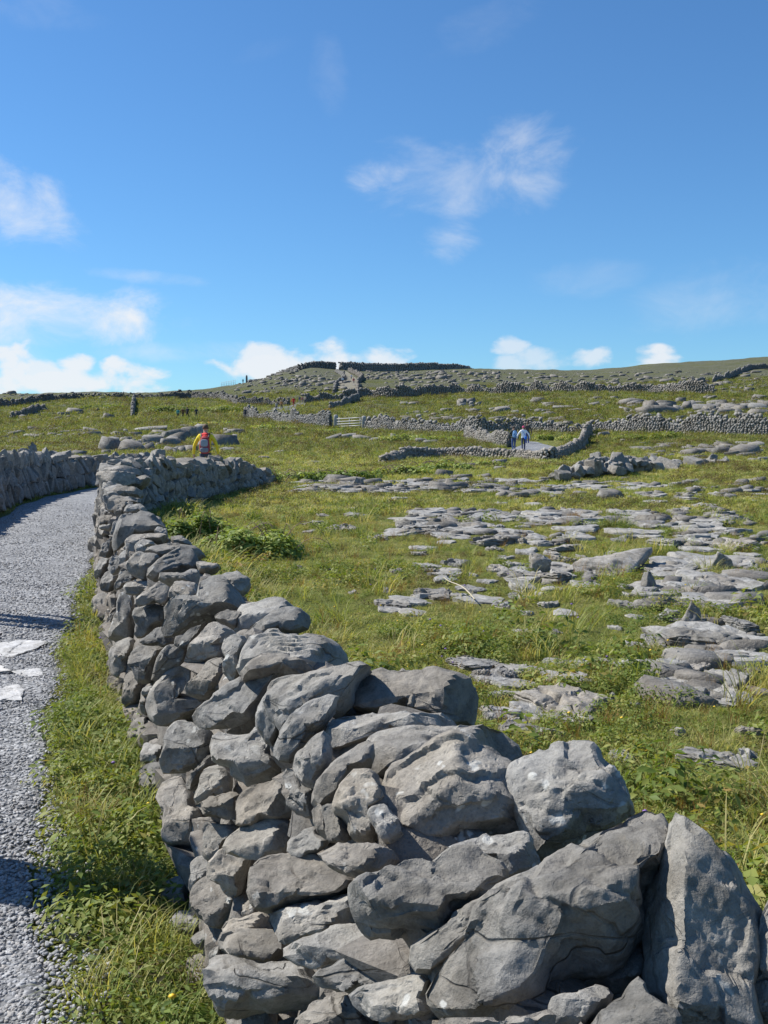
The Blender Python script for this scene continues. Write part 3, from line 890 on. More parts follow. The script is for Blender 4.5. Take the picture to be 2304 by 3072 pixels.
STONE_SLABS = """\
1431,1993,192,43 1484,2031,159,57 1489,2152,120,33 1556,2181,81,33 1185,1814,106,33 1306,1785,125,38 1412,1768,106,24 1556,1785,53,24 1508,1814,62,28
1185,1713,57,24 1301,1713,62,19 1373,1691,86,33 1503,1708,72,28 1552,1727,57,28 1262,1662,57,14 1489,1621,159,48 1484,1645,57,24 1137,1612,53,24
1282,1578,144,43 1330,1592,96,28 1499,1578,57,19 930,1568,72,19 920,1595,62,12 1031,1583,86,24 968,1544,48,12 1065,1544,72,14 1057,1778,33,12
1161,1776,38,9 992,1713,33,9 901,1706,28,9 1368,1732,33,9 1060,1525,19,9 1253,1526,24,12 1484,1531,28,9 1002,1462,101,26 1074,1450,43,28
1127,1460,57,19 1166,1460,53,24 1214,1467,43,19 992,1445,120,9 1233,1445,96,10 1306,1453,96,14 1388,1440,48,16 1465,1437,43,12 1402,1474,67,10
1475,1472,77,10 1547,1453,77,10 1311,1539,57,14 1368,1544,67,14 1426,1544,72,14 1489,1544,77,14 1552,1544,72,16 1340,1559,77,14 1523,1561,77,14
1706,2113,298,91 1581,2190,154,53 1532,2021,77,57 2179,2282,231,67 1875,2277,96,38 2256,2195,86,38 2130,1920,270,91 1976,1925,86,38 2251,1872,125,53
2256,1954,53,33 2106,1997,144,38 2227,2046,144,77 2058,1713,159,43 2193,1756,192,53 2275,1732,72,38 2150,1795,144,28 2159,1829,115,38 2010,1843,81,43
1937,1780,96,33 1889,1761,57,24 1889,1819,96,28 1658,1812,72,33 1557,1785,57,24 1518,1819,38,24 1672,1901,43,19 1701,1674,72,33 1663,1732,168,53
1532,1723,86,38 1696,1645,110,28 2024,1626,135,38 1865,1621,72,19 2116,1621,57,24 2217,1636,159,38 1836,2089,43,28 2092,2084,28,24 1913,2118,48,14
2207,2108,57,24 2260,1703,86,19 1532,1544,72,19 1590,1549,72,19 1648,1554,77,21 1706,1563,72,21 1774,1549,67,19 1831,1554,67,19 1889,1554,72,19
1947,1556,72,19 2005,1559,72,19 2063,1554,72,24 2121,1568,57,16 1614,1573,77,14 1812,1460,38,11 1928,1455,86,11 2034,1452,38,14 1966,1484,67,16
2048,1481,28,13 2087,1477,28,15 2145,1479,33,15 2193,1474,38,18 2270,1440,38,19 2270,1503,28,8 1687,1456,19,7 1889,1482,21,5 1619,1443,57,16
1561,1436,28,7 1759,1462,43,9 1754,1476,38,7 1643,1474,57,7 2058,1530,28,14 1836,1532,28,7 444,1286,97,19 520,1303,83,41 562,1296,69,48
597,1293,41,48 458,1320,62,41 506,1327,62,34 333,1320,55,27 375,1317,48,24 409,1334,41,27 444,1341,34,20 666,1327,62,27 694,1327,41,24
347,1352,27,12 479,1359,34,20 270,1291,55,15 229,1293,41,12 187,1296,41,13 90,1306,62,12 97,1286,34,13 41,1341,55,13 145,1355,41,11
152,1286,41,13 840,1354,41,9 791,1371,34,12 937,1384,55,9 895,1303,34,16 993,1313,62,16 1041,1308,62,19 1083,1312,55,19 1125,1319,41,16
680,1350,55,11 729,1348,27,9 597,1277,48,13 555,1276,34,8 1263,1324,41,17 1290,1327,41,15 1183,1310,27,19 1533,1284,76,11 1652,1280,55,9
1777,1303,34,13 1811,1301,41,16 1870,1320,27,11 1922,1345,69,16 1950,1348,41,15 2006,1341,55,12 1846,1362,55,8 1971,1363,55,8 2086,1372,41,12
2013,1365,27,13 2075,1345,55,13 2124,1338,55,15 2179,1331,62,15 2235,1327,62,16 2277,1334,55,18 2117,1350,55,16 2158,1348,55,18 2221,1355,76,23
2277,1352,55,16 2290,1376,34,13 1693,1225,76,12 1513,1231,48,15 1547,1238,27,13 1478,1230,27,11 1415,1231,34,12 1596,1231,34,9 1256,1247,20,15
1294,1244,20,12 1999,1227,41,23 2037,1225,34,25 2075,1216,41,27 2124,1223,76,23 2179,1227,69,20 2235,1223,76,23 2283,1223,62,25 1915,1216,34,12
1881,1229,41,9 1777,1231,48,9 1728,1231,41,8 2221,1238,34,6 1388,1213,20,16 1415,1213,18,18 1436,1213,18,15 1242,1213,41,12 1214,1213,27,11
1638,1234,27,9
"""

# ------------------------------------------------------------------ stones
def roughen(V, F, amp, style='p', seed=0, bed=None, size=0.2):
    """displace a closed stone surface: broken faces, bedding grooves, pits (metres)"""
    Nn = vnormals(V, F)
    o = np.array([seed * 1.7 % 31, seed * 0.73 % 29, seed * 2.9 % 37])
    d = 0.8 * amp * fbm(V * (0.7 / size) + o, 2)
    d = d + 0.16 * amp * (ridged(V * (2.2 / size) + o * 2, 3) - 0.9)
    # conchoidal chips: patches broken along their own planes, with small steps between them
    r_ = np.random.RandomState(seed * 13 + 5)
    lo_, hi_ = V.min(0), V.max(0)
    M_ = 34
    C_ = lo_ + (hi_ - lo_) * r_.uniform(-0.05, 1.05, (M_, 3))
    A_ = r_.normal(0, 0.17, (M_, 3))
    Pw = V + 0.22 * size * np.stack([fbm(V * (1.6 / size) + o + 3 * j, 3) for j in range(3)], -1)
    D_ = np.sqrt(((Pw[:, None, :] - C_[None]) ** 2).sum(-1))
    ix = np.argpartition(D_, 1, axis=1)[:, :2]
    dd = np.take_along_axis(D_, ix, 1)
    sw = dd[:, 0] > dd[:, 1]
    i1, i2 = np.where(sw, ix[:, 1], ix[:, 0]), np.where(sw, ix[:, 0], ix[:, 1])
    w_ = 0.5 + 0.5 * smooth(0, 0.10 * size, np.abs(dd[:, 0] - dd[:, 1]))
    ch = ((V - C_[i1]) * A_[i1]).sum(1) * w_ + ((V - C_[i2]) * A_[i2]).sum(1) * (1 - w_)
    d = d + np.clip(ch, -0.07 * size, 0.05 * size) * (0.45 if style in ('s', 'S') else 0.9)
    if style in ('s', 'S', 'q'):
        b = np.array(bed if bed is not None else (0.15, 0.1, 1.0), float)
        b /= np.linalg.norm(b)
        sp = 0.062 if style == 'S' else (0.036 if size > 0.12 else 0.026)
        q = V @ b / sp
        q = q + 0.9 * np.sin(q * 0.45 + seed) + (0.7 if style == 'S' else 1.3) * fbm(V * np.array([3.5, 3.5, 3.5]) + o, 2) + 0.35 * fbm(V * 16 + o, 2)
        f = q - np.floor(q)
        groove = np.exp(-((f - 0.5) / 0.16) ** 2)
        broken = smooth(-0.35, 0.2, pnoise(V * 7 + o * 3))
        saw = smooth(0.0, 0.12, f) * (1 - f)
        d = d + ({'S': 0.014, 's': 0.012, 'q': 0.006}[style] * saw - 0.006 * groove * 0) * (0.35 + 0.65 * broken) * min(1, size / 0.12)
    elif style in ('r', 'R'):
        d = d - 0.35 * amp * np.clip(pnoise(V * (5.5 / size) + o) - 0.1, 0, 1) * 1.7 + 0.16 * amp * fbm(V * 26 + o, 3)
        q = V @ np.array([0.3, 0.2, 0.93]) / 0.06 + 1.2 * fbm(V * 5 + o, 2)
        f = q - np.floor(q)
        d = d - 0.008 * np.exp(-((f - 0.5) / 0.1) ** 2) * smooth(-0.1, 0.3, pnoise(V * 6 + o))
    else:
        d = d - 0.012 * np.exp(-(pnoise(V * (1.6 / size) + o * 5) / 0.035) ** 2) * smooth(0.0, 0.3, pnoise(V * 4 + o * 2)) * min(1, size / 0.14)
    d = d + 0.0022 * fbm(V * 55 + o, 2) - 0.10 * amp * np.clip(ridged(V * (4.5 / size) + o * 4, 2) - 0.9, 0, 1) * 2.0
    return V + Nn * d[:, None]


def unit_stone(n, seed, box=0.55, planes=9, amp=0.045):
    """angular quarried lump, about 1 in half size"""
    rs = np.random.RandomState(seed)
    D, F = cubesphere(n)
    P = [np.array(v, float) + rs.normal(scale=0.22, size=3) for v in ((1, 0, 0), (-1, 0, 0), (0, 1, 0), (0, -1, 0), (0, 0, 1), (0, 0, -1))]
    h = [rs.uniform(0.82, 1.02) for _ in P]
    for _ in range(planes - 4):
        v = rs.normal(size=3)
        P.append(v)
        h.append(rs.uniform(0.85, 1.15))
    P = np.array([p / np.linalg.norm(p) for p in P])
    h = np.array(h)
    c = np.clip(D @ P.T, 1e-3, None) / h
    pw = 30
    r = (c ** pw).sum(1) ** (-1.0 / pw)
    V = D * r[:, None]
    Nn = vnormals(V, F)
    if n >= 4:
        o = seed * 3.1 % 50
        q = V[:, 2] / 0.3 + 0.8 * fbm(V * 1.2 + o, 2)
        f = q - np.floor(q)
        V = V + Nn * (amp * fbm(V * 1.5 + o, 3) + 0.25 * amp * (ridged(V * 2.4 + o, 2) - 0.8) - 0.05 * np.exp(-((f - 0.5) / 0.13) ** 2) * (1 if seed % 2 else 0.3))[:, None]
    else:
        V = V + Nn * (amp * 0.8 * fbm(V * 1.3 + seed, 2))[:, None]
    return V, F


STONE_HI = [unit_stone(9, 100 + k) for k in range(12)]
STONE_MED = [unit_stone(4, 200 + k) for k in range(10)]


def chip(seed):
    """angular broken slab: a tapered, tilted prism on an irregular outline"""
    r = np.random.RandomState(seed)
    n = r.randint(4, 7)
    a = (np.arange(n) + r.uniform(-.28, .28, n)) * 2 * math.pi / n
    rr = r.uniform(0.7, 1.12, n)
    k = r.uniform(0.72, 0.98)
    ox, oy = r.normal(0, .08, 2)
    tx_, ty_ = r.normal(0, .3, 2)
    b = np.stack([rr * np.cos(a), rr * np.sin(a), np.full(n, -1.0)], -1)
    m = b * np.array([1.05, 1.05, 0]) + np.array([0, 0, 0.1])
    m[:, 2] += r.normal(0, .18, n)
    t = b * np.array([k, k, 0]) + np.array([ox, oy, 0.95])
    t[:, 2] += tx_ * t[:, 0] + ty_ * t[:, 1]
    V = np.concatenate([b, m, t, [[ox, oy, 1.02]], [[0, 0, -1]]])
    F = []
    for i in range(n):
        j = (i + 1) % n
        F += [(i, j, n + j), (i, n + j, n + i), (n + i, n + j, 2 * n + j), (n + i, 2 * n + j, 2 * n + i), (2 * n + i, 2 * n + j, 3 * n), (j, i, 3 * n + 1)]
    return V, np.array(F)


STONE_LO = [chip(300 + k) for k in range(24)]


def seg_frame(poly):
    """resample a polyline of (x, y, half_base, half_top, height); returns callable frame(s) and length"""
    P = np.array(poly, float)
    sl_ = np.concatenate([[0], np.cumsum(np.hypot(np.diff(P[:, 0]), np.diff(P[:, 1])))])

    def fr(s):
        s = np.clip(s, 0, sl_[-1])
        v = [np.interp(s, sl_, P[:, k]) for k in range(5)]
        e = 0.25
        a, b = np.clip(s - e, 0, sl_[-1]), np.clip(s + e, 0, sl_[-1])
        tx = np.interp(b, sl_, P[:, 0]) - np.interp(a, sl_, P[:, 0])
        ty = np.interp(b, sl_, P[:, 1]) - np.interp(a, sl_, P[:, 1])
        ln = math.hypot(tx, ty) or 1
        return v[0], v[1], tx / ln, ty / ln, v[2], v[3], v[4]
    return fr, sl_[-1]


def wall_layout(fr, length, size, rs, sides=(-1, 1), s0=0.0, s1=None, recess=0.0, top=True, slant=0.35, jag=0.0, hcut=0.0, tall=1.0, fill=1.0):
    """stone placements (matrix 3x3, position) covering a wall's faces; side -1 is left of travel"""
    out = []
    s1 = length if s1 is None else s1
    for sd in sides:
        h = 0.0
        row = 0
        while True:
            rh = size * rs.uniform(0.55, 0.85) * tall
            s = s0 + rs.uniform(0, size)
            any_ = False
            while s < s1:
                w = size * rs.uniform(0.7, 1.5) / tall ** 0.6
                x, y, tx, ty, hb, ht, H = fr(s + w / 2)
                H = H - hcut
                if h < H - rh * 0.3:
                    any_ = True
                    f = min(1, (h + rh / 2) / max(H, 0.05))
                    half = hb * (1 - f) + ht * f - recess
                    nx_, ny_ = (-ty, tx) if sd < 0 else (ty, -tx)
                    dep = size * rs.uniform(0.5, 0.8)
                    px, py_ = x + nx_ * (half - dep * 0.55), y + ny_ * (half - dep * 0.55)
                    pz = float(z_smooth(px, py_)) + h + rh / 2
                    T = Vector((tx, ty, 0))
                    Nn = Vector((nx_, ny_, 0.15)).normalized()
                    U = T.cross(Nn).normalized()
                    if U.z < 0:
                        U = -U
                    Nn = U.cross(T) if U.cross(T).dot(Nn) > 0 else T.cross(U)
                    Mx = Matrix((T, Nn, U)).transposed()
                    if Mx.determinant() < 0:
                        Mx = Matrix((-T, Nn, U)).transposed()
                    Rr = Matrix.Rotation(rs.normal(0, slant), 3, 'Y') @ Matrix.Rotation(rs.normal(0, 0.22), 3, 'X') @ Matrix.Rotation(rs.normal(0, 0.22), 3, 'Z')
                    Ms = Matrix.Diagonal((w * 0.56 * fill, dep * 0.62 * rs.uniform(0.75, 1.25), rh * 0.64 * fill))
                    out.append((Mx @ Rr @ Ms, Vector((px, py_, pz + rs.normal(0, 0.02))), w, h / max(H, .1), sd))
                s += w * 0.93
            h += rh * 0.92
            row += 1
            if not any_ or row > 30:
                break
    if top:
        s = s0
        while s < s1:
            w = size * rs.uniform(0.75, 1.5)
            x, y, tx, ty, hb, ht, H = fr(s + w / 2)
            T = Vector((tx, ty, 0))
            Nn = Vector((-ty, tx, 0))
            Mx = Matrix((T, Nn, Vector((0, 0, 1)))).transposed()
            rh = size * rs.uniform(0.35, 0.7)
            Rr = Matrix.Rotation(rs.normal(0.15, slant), 3, 'Y') @ Matrix.Rotation(rs.normal(0, 0.2), 3, 'X') @ Matrix.Rotation(rs.normal(0, 0.5), 3, 'Z')
            off = rs.uniform(-0.3, 0.3) * ht
            px, py_ = x + Nn.x * off, y + Nn.y * off
            pz = float(z_smooth(px, py_)) + H - rh * 0.1 - recess + rs.uniform(-0.4, 1) * jag
            out.append((Mx @ Rr @ Matrix.Diagonal((w * 0.56, max(ht, size * 0.3) * rs.uniform(0.75, 1.1), rh * 0.6)), Vector((px, py_, pz)), w, 1.0, 0))
            s += w * rs.uniform(0.75, 0.95)
    return out


def bake(bag, places, variants, rs):
    for Mx, p, *_ in places:
        V, F = variants[rs.randint(len(variants))]
        A = np.array(Mx)
        W = V @ A.T + np.array(p)
        Fq = F if np.linalg.det(A) > 0 else F[:, ::-1]
        bag.add(W, Fq, rs.uniform())


def core_strip(name, fr, length, shrink, mat, parent, n=80, drop=0.1):
    V = []
    for s in np.linspace(0, length, n):
        x, y, tx, ty, hb, ht, H = fr(s)
        z0 = float(z_smooth(x, y))
        for sd, hw, z in ((-1, hb, -0.1), (-1, ht, H - drop), (1, ht, H - drop), (1, hb, -0.1)):
            nx_, ny_ = (-ty, tx) if sd < 0 else (ty, -tx)
            hw = max(hw - shrink, 0.04)
            V.append((x + nx_ * hw, y + ny_ * hw, z0 + max(z, -0.1)))
    V = np.array(V)
    V = V + 0.02 * np.stack([fbm(V * 5 + k * 7, 2) for k in range(3)], -1)
    k = np.arange(n - 1) * 4
    F = np.concatenate([np.stack([k + a, k + a + 4, k + b + 4, k + b], -1) for a, b in ((0, 1), (1, 2), (2, 3), (3, 0))] + [np.array([[0, 1, 2, 3], [4 * n - 1, 4 * n - 2, 4 * n - 3, 4 * n - 4]])])
    L0 = Vector(parent.location)
    return link(name, mesh_np(name, V - np.array(L0), F, mat, False), parent)


# ------------------------------------------------------------------ the near wall beside the lane
BLP = np.array([(0.80, -2.5), (0.27, 0), (-0.10, 1.5), (-0.46, 2.95), (-0.67, 3.54), (-1.0, 4.67), (-1.77, 6.86), (-3.0, 10.9), (-4.25, 15.2), (-5.3, 19.0), (-5.42, 20.6), (-5.25, 22.5), (-4.98, 26), (-4.55, 29), (-4.15, 31.0), (-3.9, 32)])
HT = [0.93, 0.93, 0.93, 0.93, 0.93, 0.94, 0.95, 0.96, 0.98, 1.0, 1.0, 0.96, 0.86, 0.66, 0.32, 0.15]
near_poly = []
for i, (x, y) in enumerate(BLP):
    a, b = BLP[max(i - 1, 0)], BLP[min(i + 1, len(BLP) - 1)]
    tx, ty = b - a
    ln = math.hypot(tx, ty)
    near_poly.append((x + ty / ln * 0.36, y - tx / ln * 0.36, 0.36, 0.22, HT[i]))
fr, LEN = seg_frame(near_poly)
wall_root = thing('dry_stone_wall', 'big dry stone wall of grey limestone running from the foreground along the lane', 'stone wall', (-0.3, 3.0, 0.0))
ROOT = Vector(wall_root.location)

# reference surface for placing the stones that can be told apart
rv, rf = [], []
for s in np.linspace(0, LEN, 160):
    x, y, tx, ty, hb, ht, H = fr(s)
    z0 = float(z_smooth(x, y))
    for sd, hw, z in ((-1, hb + 0.14, -0.5), (-1, ht, H), (1, ht, H), (1, hb, 0)):
        nx_, ny_ = (-ty, tx) if sd < 0 else (ty, -tx)
        rv.append((x + nx_ * hw, y + ny_ * hw, z0 + z))
for k in range(159):
    for a in range(3):
        rf.append((4 * k + a, 4 * k + a + 4, 4 * k + a + 5, 4 * k + a + 1))
REF = BVHTree.FromPolygons([Vector(v) for v in rv], rf)
EYEV = Vector((0, 0, EYE))


def wall_hit(xs, ys):
    d = Vector(ray(xs, ys)).normalized()
    hit, nrm, _, dist = REF.ray_cast(EYEV, d)
    if hit is None:
        # the pixel looks over the crest: closest approach to the wall
        best = None
        for k in range(300):
            dd_ = 1.0 * 1.012 ** k
            q = EYEV + d * dd_
            h2, n2, _, ds = REF.find_nearest(q)
            if best is None or ds / dd_ < best[0]:
                best = (ds / dd_, q, n2)
        return best[1], best[2]
    return hit, nrm


def traced_stone(k, line):
    f = line.split()
    style, proud = f[0], float(f[1])
    px = np.array([[float(v) for v in q.split(',')] for q in f[2:]])
    x, y = px[:, 0], px[:, 1]
    x2, y2 = np.roll(x, -1), np.roll(y, -1)
    cr = x * y2 - x2 * y
    cx, cy = ((x + x2) * cr).sum() / (3 * cr.sum()), ((y + y2) * cr).sum() / (3 * cr.sum())
    rs = np.random.RandomState(900 + k)
    hit, nrm = wall_hit(cx, cy)
    toc = (EYEV - hit).normalized()
    if nrm.dot(toc) < 0:
        nrm = -nrm
    n = (nrm * 0.22 + toc * 0.78 + Vector((rs.normal(0, .1), rs.normal(0, .06), rs.normal(0, .1)))).normalized()
    if n.dot(toc) < 0.88:
        n = (n + toc * 1.5).normalized()
    P0 = hit + toc * (proud * 0.7 - 0.02)
    u = Vector((0, 0, 1)).cross(n).normalized()
    v = n.cross(u)
    uv = []
    for a, b in px:
        d = Vector(ray(a, b))
        tt = (P0 - EYEV).dot(n) / d.dot(n)
        q = EYEV + d * tt - P0
        uv.append((q.dot(u), q.dot(v)))
    uv = np.array(uv)
    a_, b_ = uv[:, 0], uv[:, 1]
    a2, b2 = np.roll(a_, -1), np.roll(b_, -1)
    area = abs((a_ * b2 - a2 * b_).sum()) / 2
    rm = math.sqrt(area / math.pi)
    size_px = math.sqrt(area) * F_PX / hit.y
    nt_ = int(np.clip(size_px / 3.6, 30, 160))
    nf, nb = max(12, int(nt_ * 0.42)), max(5, int(nt_ * 0.12))
    # outline as a star-shaped radius
    th = np.linspace(0, 2 * math.pi, nt_, endpoint=False)
    Rr = np.zeros(nt_)
    for j, tj in enumerate(th):
        c, s_ = math.cos(tj), math.sin(tj)
        d1 = -s_ * a_ + c * b_
        d2 = np.roll(d1, -1)
        e1 = c * a_ + s_ * b_
        e2 = np.roll(e1, -1)
        m = (d1 * d2 <= 0) & (np.abs(d1 - d2) > 1e-12)
        if m.any():
            tt = d1[m] / (d1[m] - d2[m])
            e = e1[m] + tt * (e2[m] - e1[m])
            if (e > 0).any():
                Rr[j] = e[e > 0].max()
        if Rr[j] == 0:
            Rr[j] = rm * 0.4
    Rr = 1.07 * (np.roll(Rr, 1) + 5 * Rr + np.roll(Rr, -1)) / 7
    # rings: front face from the middle to the rim, then the flank to the back
    hf = rm * rs.uniform(0.8, 1.1)
    Wx, Wn = float((Rr * np.sin(th)).max()), float((Rr * np.sin(th)).min())
    Ux, Un = float((Rr * np.cos(th)).max()), float((Rr * np.cos(th)).min())
    hb_ = float(np.clip(rm * 1.1, 0.10, 0.22))
    tf = np.linspace(0, 1, nf)
    ring_f = 1 - (1 - tf) ** 1.35
    bt = np.linspace(0, 1, nb + 1)[1:]
    ring_r = np.concatenate([ring_f[1:], (1 - 0.25 * bt ** 2)])
    flank = np.concatenate([np.zeros(nf - 1), bt])
    U = np.concatenate([[0], (ring_r[:, None] * Rr * np.cos(th)).ravel(), [0]])
    W = np.concatenate([[0], (ring_r[:, None] * Rr * np.sin(th)).ravel(), [0]])
    T = np.concatenate([[0], np.repeat(flank, nt_), [1]])
    inner = np.concatenate([[Rr.mean()], ((1 - np.clip(ring_r, 0, 1))[:, None] * Rr).ravel(), [0]])
    # broken faces: the front is the lower envelope of a few tilted planes and of the bevel along the rim
    if style == 'S':
        pl = [(1.0, 0.75, -0.5), (1.1, -0.35, -0.5), (1.05, 0.1, 0.45)]
    elif style == 'F':
        pl = [(1.5, 1.9, 0.0), (0.95, -0.42, 0.06), (1.3, -0.1, -0.3)]
    elif style == 'R':
        pl = [(0.95, 0.25, -0.8), (1.0, 0.12, 0.30), (1.3, -0.5, 0.0), (1.15, 0.8, 0.1)]
    else:
        Wr = Wx * rs.uniform(-0.55, 0.2)
        gt = hf * rs.uniform(0.9, 1.1) / (Wx - Wr)
        gf = rs.uniform(0.05, 0.5)
        sg = rs.normal(0.45, .3)
        pl = [(1.0 + gt * Wr / hf, sg * 0.6, -gt), (1.0 - gf * Wr / hf, rs.normal(0.15, .15), gf)]
        if rs.uniform() < 0.75:                                     # a face turned to the left
            Ul = Un * rs.uniform(0.25, 0.75)
            gl = hf * rs.uniform(0.5, 0.9) / (Ul - Un)
            pl.append((1.0 - gl * Ul / hf, gl, rs.normal(0, .2)))
        if rs.uniform() < 0.35:
            Ur = Ux * rs.uniform(0.3, 0.8)
            gr = hf * rs.uniform(0.4, 0.8) / (Ux - Ur)
            pl.append((1.0 + gr * Ur / hf, -gr, rs.normal(0, .2)))
    if style != 'F':
        for _ in range(2):                                         # corners knocked off
            ca, cg = rs.uniform(0, 6.283), rs.uniform(0.8, 1.8)
            pl.append((1.0 + cg * rs.uniform(0.6, 0.95) * rm / hf, -cg * math.cos(ca), -cg * math.sin(ca)))
    q = [np.clip(hf * b + gx_ * U + gy_ * W, -0.25 * hf, None) for b, gx_, gy_ in pl]
    bev = 4.2 + 2.0 * np.sin(3 * np.arctan2(W, U) + rs.uniform(0, 6.28))
    q.append(inner * np.clip(bev, 2.0, 7) + 0.06 * hf)
    q = np.stack(q, 0)
    kk = 90.0 / rm
    m_ = -np.log(np.exp(-kk * (q - q.min(0))).sum(0)) / kk + q.min(0)
    rim = np.concatenate([[0], np.tile(m_[1 + (nf - 2) * nt_:1 + (nf - 1) * nt_], nf - 1 + nb), [0]])
    rim[0] = m_[0]
    ZZ = np.where(T > 0, rim * (1 - T) - hb_ * T, m_)
    ZZ[-1] = -hb_
    ax, ay, az_ = np.array(u), np.array(v), np.array(n)
    V = U[:, None] * ax + W[:, None] * ay + ZZ[:, None] * az_
    rings = len(ring_r)
    ids = 1 + np.arange(rings * nt_).reshape(rings, nt_)
    nx2 = np.roll(ids, -1, 1)
    quads = np.stack([ids[:-1], ids[1:], nx2[1:], nx2[:-1]], -1).reshape(-1, 4)
    t1 = np.stack([np.zeros(nt_, int), ids[0], nx2[0]], -1)
    last = rings * nt_ + 1
    t2 = np.stack([np.full(nt_, last), nx2[-1], ids[-1]], -1)
    # displacement works on quads; poles follow their neighbours
    cov = np.cov((uv - uv.mean(0)).T)
    ev, evec = np.linalg.eigh(cov)
    la = evec[:, 1]
    bed = np.array(u) * -la[1] + np.array(v) * la[0] + 0.35 * np.array(n)
    if bed[2] < 0:
        bed = -bed
    if style == 'p' and k % 5 in (1, 3):
        style = 'q'
    Vw = roughen(V + np.array(P0), quads, 0.036 * rm + 0.003, style, k + 1, bed, rm)
    Vw -= np.array(P0)
    Vw[0] = Vw[ids[0]].mean(0)
    Vw[last] = Vw[ids[-1]].mean(0)
    me = mesh_np('stone', Vw, [quads, t1, t2], M_STONE, crease=30)
    link('stone', me, wall_root, P0 - ROOT)


for k, line in enumerate(STONE_TRACE.strip().splitlines()):
    traced_stone(k, line)

rs = np.random.RandomState(11)
V_MED_ME = [mesh_np('stone', V, F, M_STONE, crease=24) for V, F in STONE_HI]


def link_places(places, parent, mats, rs, name='stone', meshes=None):
    L0 = Vector(parent.location)
    for Mx, p, *_ in places:
        o = bpy.data.objects.new(name, (meshes or V_MED_ME)[rs.randint(len(meshes or V_MED_ME))])
        COL.objects.link(o)
        o.parent = parent
        M4 = Mx.to_4x4()
        M4.translation = p - L0
        o.matrix_basis = M4


# where along the wall a given distance ahead lies
s_at = lambda yy: float(np.interp(yy, [p[1] for p in near_poly], np.concatenate([[0], np.cumsum([math.hypot(near_poly[i + 1][0] - near_poly[i][0], near_poly[i + 1][1] - near_poly[i][1]) for i in range(len(near_poly) - 1)])])))
S15, S13, S20 = s_at(14.6), s_at(13.2), s_at(20.0)
# recessed hearting stones behind the big ones
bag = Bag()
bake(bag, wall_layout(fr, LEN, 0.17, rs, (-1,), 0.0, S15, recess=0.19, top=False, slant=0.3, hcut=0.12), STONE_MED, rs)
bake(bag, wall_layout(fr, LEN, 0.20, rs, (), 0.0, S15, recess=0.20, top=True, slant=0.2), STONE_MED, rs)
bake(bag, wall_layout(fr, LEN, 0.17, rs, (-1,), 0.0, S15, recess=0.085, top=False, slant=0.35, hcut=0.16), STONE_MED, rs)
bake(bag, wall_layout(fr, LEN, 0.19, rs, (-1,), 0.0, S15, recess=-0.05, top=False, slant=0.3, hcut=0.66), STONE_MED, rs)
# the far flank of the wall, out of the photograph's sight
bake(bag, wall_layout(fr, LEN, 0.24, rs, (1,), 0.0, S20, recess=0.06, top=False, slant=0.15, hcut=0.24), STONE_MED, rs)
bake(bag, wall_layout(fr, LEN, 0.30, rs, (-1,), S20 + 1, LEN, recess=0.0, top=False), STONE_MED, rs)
link('hearting', bag.mesh('hearting', M_HEART_SHADE, crease=24), wall_root, -ROOT, kind='stuff')
core_strip('rubble_core', fr, LEN, 0.29, M_CORE, wall_root, 120, 0.36)
# stones beyond the traced stretch, one by one
far_a = wall_layout(fr, LEN, 0.30, rs, (-1,), S13, S20 + 1, top=False, slant=0.3, fill=0.92)
far_b = wall_layout(fr, LEN, 0.34, rs, (1,), S20 - 1.0, LEN, top=False, slant=0.5, fill=0.88)
far_c = wall_layout(fr, LEN, 0.36, rs, (), S15 + 1.0, LEN, top=True, slant=0.35, jag=0.13)
allp = far_c + far_b + far_a
ext = []
if len(allp) > 190:
    order = sorted(range(len(allp)), key=lambda i: allp[i][1].y)
    keep = set(order[:190])
    ext = [allp[i] for i in range(len(allp)) if i not in keep]
    allp = [allp[i] for i in keep]
link_places(allp, wall_root, None, rs)
if ext:
    bag = Bag()
    bake(bag, ext, STONE_MED, rs)
    link('rest_of_stones', bag.mesh('rest_of_stones', M_STONE, crease=24), wall_root, -ROOT, kind='stuff')
# the pale block perched on the crest where the wall turns
d = ray(475, 1366)
yb = 24.0
bl = link('stone', V_MED_ME[3], wall_root, Vector((d[0] * yb, yb, EYE + d[2] * yb - 0.02)) - ROOT, (0.05, 0.1, 0.5), (0.15, 0.13, 0.13))

# ------------------------------------------------------------------ the wall on the far side of the lane
left_poly = [(-5.0, 2.0, .4, .24, 1.0), (-5.7, 8, .4, .24, 1.0), (-6.8, 14, .4, .24, 1.0), (-8.1, 20, .4, .24, 0.95), (-9.0, 24.2, .4, .24, 0.92), (-9.2, 26.6, .4, .24, 0.9), (-9.0, 29.5, .4, .24, 0.82), (-8.4, 32.5, .4, .24, 0.66), (-7.6, 35, .4, .24, 0.5)]
frl, LENL = seg_frame(left_poly)
left_root = thing('dry_stone_wall', 'shaded dry stone wall of upright stones on the far side of the lane, left edge', 'stone wall', (-8.6, 28.0, 0.0))
sL = lambda yy: float(np.interp(yy, [p[1] for p in left_poly], np.concatenate([[0], np.cumsum([math.hypot(left_poly[i + 1][0] - left_poly[i][0], left_poly[i + 1][1] - left_poly[i][1]) for i in range(len(left_poly) - 1)])])))
vis = wall_layout(frl, LENL, 0.34, rs, (1,), sL(21.8), LENL, top=True, slant=0.28, jag=0.07, tall=1.7, fill=0.9)
ext = []
if len(vis) > 300:
    order = rs.permutation(len(vis))
    ext = [vis[i] for i in order[300:]]
    vis = [vis[i] for i in order[:300]]
link_places(vis, left_root, None, rs)
bag = Bag()
bake(bag, wall_layout(frl, LENL, 0.36, rs, (1,), 0, sL(21.7), top=True, slant=0.6), STONE_MED, rs)
bake(bag, ext, STONE_MED, rs)
bake(bag, wall_layout(frl, LENL, 0.36, rs, (-1,), 0, LENL, top=False, slant=0.6), STONE_MED, rs)
